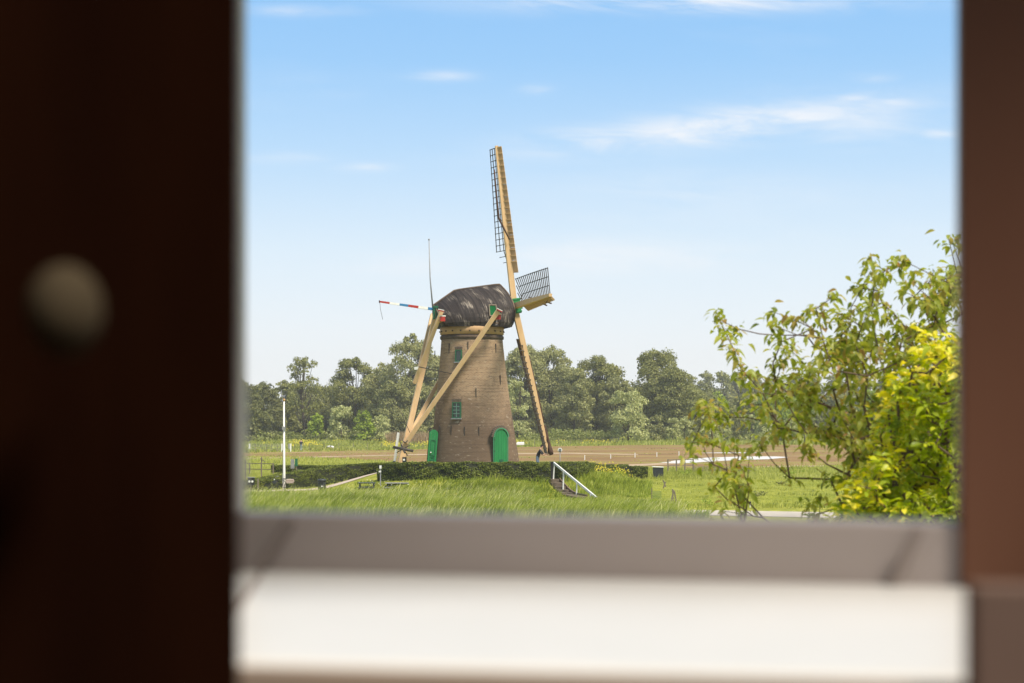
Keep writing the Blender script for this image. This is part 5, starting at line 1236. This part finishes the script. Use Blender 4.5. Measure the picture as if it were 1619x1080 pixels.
tips = [P(px, py, Yc + rnd.uniform(-.9, 1.1)) for px, py in ch_pts]
root = [Vector((PX(1400, Yc), Yc, -.05)), Vector((PX(1405, Yc), Yc, .9)), Vector((PX(1395, Yc), Yc, 1.9)), Vector((PX(1392, Yc), Yc, 2.8)), P(1385, 900, Yc), P(1380, 840, Yc)]
# visible limbs as extra guide tips
guides = [P(1330, 795, Yc), P(1290, 740, Yc), P(1245, 680, Yc), P(1205, 620, Yc), P(1384, 760, Yc), P(1376, 690, Yc), P(1369, 620, Yc), P(1440, 760, Yc), P(1470, 660, Yc), P(1490, 560, Yc), P(1512, 430, Yc), P(1175, 830, Yc), P(1168, 720, Yc)]
own, nodes, par = grow(cherry, guides + tips, root, M['twig'], .0026, .0017)
spec = []
for tp in tips + [nodes[i] for i in range(len(root) + 10, len(nodes), 5) if nodes[i].z > 3.9]:
    n_ = rnd.randint(11, 17); rx = Vector((rnd.gauss(0, 1), rnd.gauss(0, 1), 0)).normalized()
    for k in range(n_):
        a = rnd.uniform(0, 2 * math.pi); d = Vector((math.cos(a), math.sin(a), rnd.uniform(-1.0, .35))).normalized(); pos = tp + Vector((rnd.gauss(0, .034), rnd.gauss(0, .034), rnd.gauss(0, .038))) + d * .012
        nrm = (Vector((0, 0, 1)) + Vector((rnd.gauss(0, .35), rnd.gauss(0, .35), 0))); spec.append((pos, d, nrm, rnd.uniform(.55, 1.05), 0, rnd.randint(0, 2)))
place_leaves(cherry, spec, [M['cherry']])
# yellow shrub
Yy = 11.6
shrub = thing('golden_shrub', 'golden yellow leaved shrub in front of the cherry tree', 'shrub', (PX(1450, Yy), Yy, 0))
poly2 = [(1500, 540), (1462, 548), (1450, 580), (1418, 600), (1405, 625), (1380, 660), (1386, 690), (1395, 715), (1372, 745), (1345, 780), (1325, 815), (1315, 850), (1540, 860), (1540, 540)]
yp = [(1462, 527), (1478, 540), (1455, 570), (1430, 592), (1442, 605), (1410, 628), (1425, 640), (1388, 662), (1402, 668), (1392, 690), (1410, 700), (1398, 722), (1370, 750), (1385, 760), (1348, 775), (1360, 790), (1330, 815), (1345, 810), (1470, 590), (1500, 600), (1480, 625), (1455, 630), (1505, 640), (1322, 825)]
edge = len(yp)
while len(yp) < 360:
    q = (rnd.uniform(1315, 1540), rnd.uniform(530, 860))
    if inpoly(np.array([q[0]]), np.array([q[1]]), poly2)[0]: yp.append(q)
ytips = []
for i, (px, py) in enumerate(yp):
    ytips.append(P(px, py, Yy + (rnd.uniform(-.25, .25) if i < edge else rnd.uniform(-.7, .7))))
root2 = [Vector((PX(1470, Yy), Yy, -.05)), Vector((PX(1470, Yy), Yy, 1.2)), Vector((PX(1465, Yy), Yy, 2.4)), P(1460, 900, Yy), P(1458, 850, Yy)]
grow(shrub, ytips, root2, M['twig'], .003, .003)
spec = []
ps2 = poly2 + [poly2[0]]
def edge_d(px, py):
    d = 1e9
    for (x0, y0), (x1, y1) in zip(ps2[:11], ps2[1:12]):
        t = max(0, min(1, ((px - x0) * (x1 - x0) + (py - y0) * (y1 - y0)) / ((x1 - x0) ** 2 + (y1 - y0) ** 2))); d = min(d, math.hypot(px - x0 - (x1 - x0) * t, py - y0 - (y1 - y0) * t))
    return d
for i, tp in enumerate(ytips):
    px, py = yp[i]; e = edge_d(px, py); yel = i < edge or rnd.random() < math.exp(-e / 24) or rnd.random() < .06
    for k in range(rnd.randint(12, 19)):
        a = rnd.uniform(0, 2 * math.pi); d = Vector((math.cos(a), math.sin(a), rnd.uniform(-.5, .8))).normalized(); pos = tp + Vector((rnd.gauss(0, .035), rnd.gauss(0, .035), rnd.gauss(0, .04)))
        nrm = Vector((0, 0, 1)) + Vector((rnd.gauss(0, .5), rnd.gauss(0, .5), 0)); m_ = 1 if (yel and rnd.random() < .85) else 0; spec.append((pos, d, nrm, rnd.uniform(.5, 1.0), m_, rnd.randint(0, 2)))
place_leaves(shrub, spec, [M['ygreen'], M['yellow']])

# ================================================================ the window the picture is taken through
Lp = Vector((-.284, 1.75, 0)); Rp = Vector((.415, 1.58, 0)); tv = (Rp - Lp).normalized(); ov = Vector((-tv.y, tv.x, 0)); WL = (Rp - Lp).length
rw = Matrix((tv, ov, UP)).transposed()
def wl_(s, o, z): return Lp + tv * s + ov * o + UP * (EYE + z)
M['frame'] = pmat('white_window_paint', (.80, .76, .73), (.76, .72, .69), 6, .45, bmp=.02)
M['sillw'] = pmat('white_sill_paint', (.63, .615, .615), (.59, .58, .58), 6, .35, bmp=.02)
M['rail_shade'] = pmat('shaded_window_paint', (.41, .352, .338), (.385, .33, .315), 6, .45, bmp=.02)  # white frame paint in shade, the shade put into a taupe colour
M['dkwood'] = pmat('dark_stained_wood', (.017, .0055, .0025), (.003, .0013, .001), 4, 1, (1, 1, .15), .1, spec=0)
M['rdwood'] = pmat('red_brown_wood', (.20, .10, .068), (.15, .068, .042), 3, 1, (1, 1, .15), .1, spec=0)
M['plinth'] = pmat('mauve_brown_paint', (.16, .105, .09), (.13, .09, .075), 3, .9, spec=0)
M['plaster'] = pmat('white_plaster', (.72, .69, .65), (.68, .65, .61), 8, .9, bmp=.05)
def wbox(name, s0, s1, o0, o1, z0, z1, m_, par=None, bevel=0):
    return MB().box(wl_((s0 + s1) / 2, (o0 + o1) / 2, (z0 + z1) / 2), (s1 - s0, o1 - o0, z1 - z0), rot=rw).obj(name, m_, par, bevel=bevel)
wf = thing('window_frame', 'pale painted window frame around the open view, its bottom rail out of focus', 'window frame', tuple(wl_(WL / 2, 0, -.15)))
wbox('bottom_rail', -.10, WL + .10, .0, .07, -.19, -.0966, M['rail_shade'], wf, .004)
wbox('jamb', -.03, .006, .0, .02, -.0960, 1.25, M['frame'], wf, .004)
wbox('jamb', WL - .003, WL + .10, .02, .06, -.0960, 1.25, M['rail_shade'], wf, .004)
wbox('head_rail', -.10, WL + .10, .0, .07, 1.25, 1.31, M['frame'], wf, .004)
a0, a1 = wl_(-.001, 0, 0), wl_(WL + .02, 0, 0); b0, b1 = Vector((a0.x - .002, 1.10, EYE)), Vector((a1.x + .0, .985, EYE))
sm_ = MB(); sv = [Vector((p_.x, p_.y, EYE + z_)) for z_ in (-.19, -.1536) for p_ in (b0, b1, a1, a0)]
sm_.add(sv, [(3, 2, 1, 0), (4, 5, 6, 7), (0, 1, 5, 4), (1, 2, 6, 5), (2, 3, 7, 6), (3, 0, 4, 7)])
o = o_sill = sm_.obj('window_sill', M['sillw'], None, bevel=.012); tag(o, 'deep white window sill inside, right in front of the camera', 'window sill')
# brown timber door and post standing in the room in front of the sill
def slab(nm, label, cat, A, B, z0, z1, m_, th_=.035):
    A = Vector(A); B = Vector(B); t = thing(nm, label, cat, (A.x, A.y, EYE + z0)); d = (B - A).normalized(); sd_ = Vector((-d.y, d.x, 0)); r_ = Matrix((d, sd_, UP)).transposed(); c = (A + B) / 2 + sd_ * (-th_ / 2 if sd_.y < 0 else th_ / 2) + UP * (EYE + (z0 + z1) / 2)
    MB().box(c, ((B - A).length, th_, z1 - z0), rot=r_).obj('leaf' if cat == 'door' else 'post', m_, t, bevel=.004); return t
lx = PX(380, 1.03); lsh = slab('wooden_door', 'very dark brown wooden door at the left with a pale round knob', 'door', (lx, 1.03, 0), (lx - .42, .90, 0), -1.5, 1.34, M['dkwood'])
kc = P(103, 492, .925)
MB().ball(kc, (.0205, .0205, .0255), 20).obj('knob', pmat('pale_brass', (.05, .038, .024), (.05, .038, .024), 3, .9, bmp=0, spec=.05), lsh)
MB().tube([kc, kc + Vector((-.005, .03, 0))], .008, 12).obj('knob_stem', M['dkwood'], lsh)
MB().beam((b0.x, b0.y - .0075, EYE - .174), (b1.x, b1.y - .0075, EYE - .174), .015, .036).obj('front_shade', pmat('shade_beige', (.34, .26, .21), None, 4, .8), o_sill)  # strip added on the sill front, its shade put into the beige
rx_ = PX(1518, 1.57); rsh = slab('wooden_post', 'red brown wooden post standing on the right end of the sill', 'post', (rx_, 1.57, 0), (rx_ + .20, 1.50, 0), -.1530, 1.34, M['rdwood'], .03)
ex = PX(1519, .99); MB().box((ex + .06, .975, EYE - .152), (.12, .02, .116)).obj('end_board', M['plinth'], o_sill, bevel=.003)
# added bars standing in for slanting shadow-like strips on rail and sill
t = thing('shadow_strip', 'slim slanting bar in place of a shadow-like strip across the left end of rail and sill', 'shadow strip', tuple(P(372, 972, 1.342)), 'shadow strips of the window')
stm = pmat('strip_taupe', (.26, .215, .20)); MB().beam(P(462, 822, 1.735), P(410, 897, 1.735), .007, .012).obj('bar', stm, t); MB().beam(P(414, 905, 1.69), P(368, 978, 1.335), .005, .006).obj('bar', stm, t)
t = thing('shadow_strip', 'short slanting bar in place of a shadow-like strip at the right end of the bottom rail', 'shadow strip', tuple(P(1410, 925, 1.585)), 'shadow strips of the window')
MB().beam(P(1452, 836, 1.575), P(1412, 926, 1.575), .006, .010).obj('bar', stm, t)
# the room
RX0, RX1, RY0 = -2.2, 2.4, -3.4; zf = EYE - 1.5; zc_ = EYE + 1.35
def rbox(name, x0, x1, y0, y1, z0, z1, m_=M['plaster']):
    return tag(MB().box(((x0 + x1) / 2, (y0 + y1) / 2, (z0 + z1) / 2), (x1 - x0, y1 - y0, z1 - z0)).obj(name, m_), kind='structure')
def wwall(name, s0, s1, z0, z1): return tag(MB().box(wl_((s0 + s1) / 2, .16, (z0 + z1) / 2), (s1 - s0, .15, z1 - z0), rot=rw).obj(name, M['plaster']), kind='structure')
wwall('wall_window_left', -1.95, -.11, -4.9, 1.5); wwall('wall_window_right', WL + .006, WL + 1.95, -4.9, 1.5)
wwall('wall_under_window', -.11, WL + .006, -4.9, -.19); wwall('wall_over_window', -.11, WL + .006, 1.31, 1.5)
rbox('wall_left', RX0 - .1, RX0, RY0, 2.2, 0, zc_); rbox('wall_right', RX1, RX1 + .1, RY0, 1.2, 0, zc_)
rbox('wall_back', RX0, RX1, RY0 - .1, RY0, 0, zc_)
rbox('room_floor', RX0, RX1, RY0, 1.0, zf - .1, zf, pmat('floor_wood', (.25, .15, .08), None, 3, .5, (1, .1, 1)))
# ceiling with an unseen opening, added to let sun and sky light the sill
LIGHT_GAP = (-.3, 1.6, -1.4, .95)
rbox('ceiling', RX0, LIGHT_GAP[0], RY0, 2.25, zc_, zc_ + .1); rbox('ceiling', LIGHT_GAP[1], RX1, RY0, 2.25, zc_, zc_ + .1)
rbox('ceiling', LIGHT_GAP[0], LIGHT_GAP[1], RY0, LIGHT_GAP[2], zc_, zc_ + .1); rbox('ceiling', LIGHT_GAP[0], LIGHT_GAP[1], LIGHT_GAP[3], 2.25, zc_, zc_ + .1)

# ================================================================ haze
hm = bpy.data.materials.new('haze_air'); hm.use_nodes = True; hn_ = hm.node_tree.nodes; hn_.clear()
ho = hn_.new('ShaderNodeOutputMaterial'); pv = hn_.new('ShaderNodeVolumePrincipled'); pv.inputs['Color'].default_value = (.96, .95, .92, 1); pv.inputs['Density'].default_value = .00028; pv.inputs['Anisotropy'].default_value = .2
hm.node_tree.links.new(pv.outputs[0], ho.inputs['Volume'])
hz_ = MB().box((0, 380, 18), (1500, 1000, 38.0)).obj('haze', hm); tag(hz_, kind='stuff'); hz_['label'] = 'pale summer haze over the fields'; hz_['category'] = 'haze'
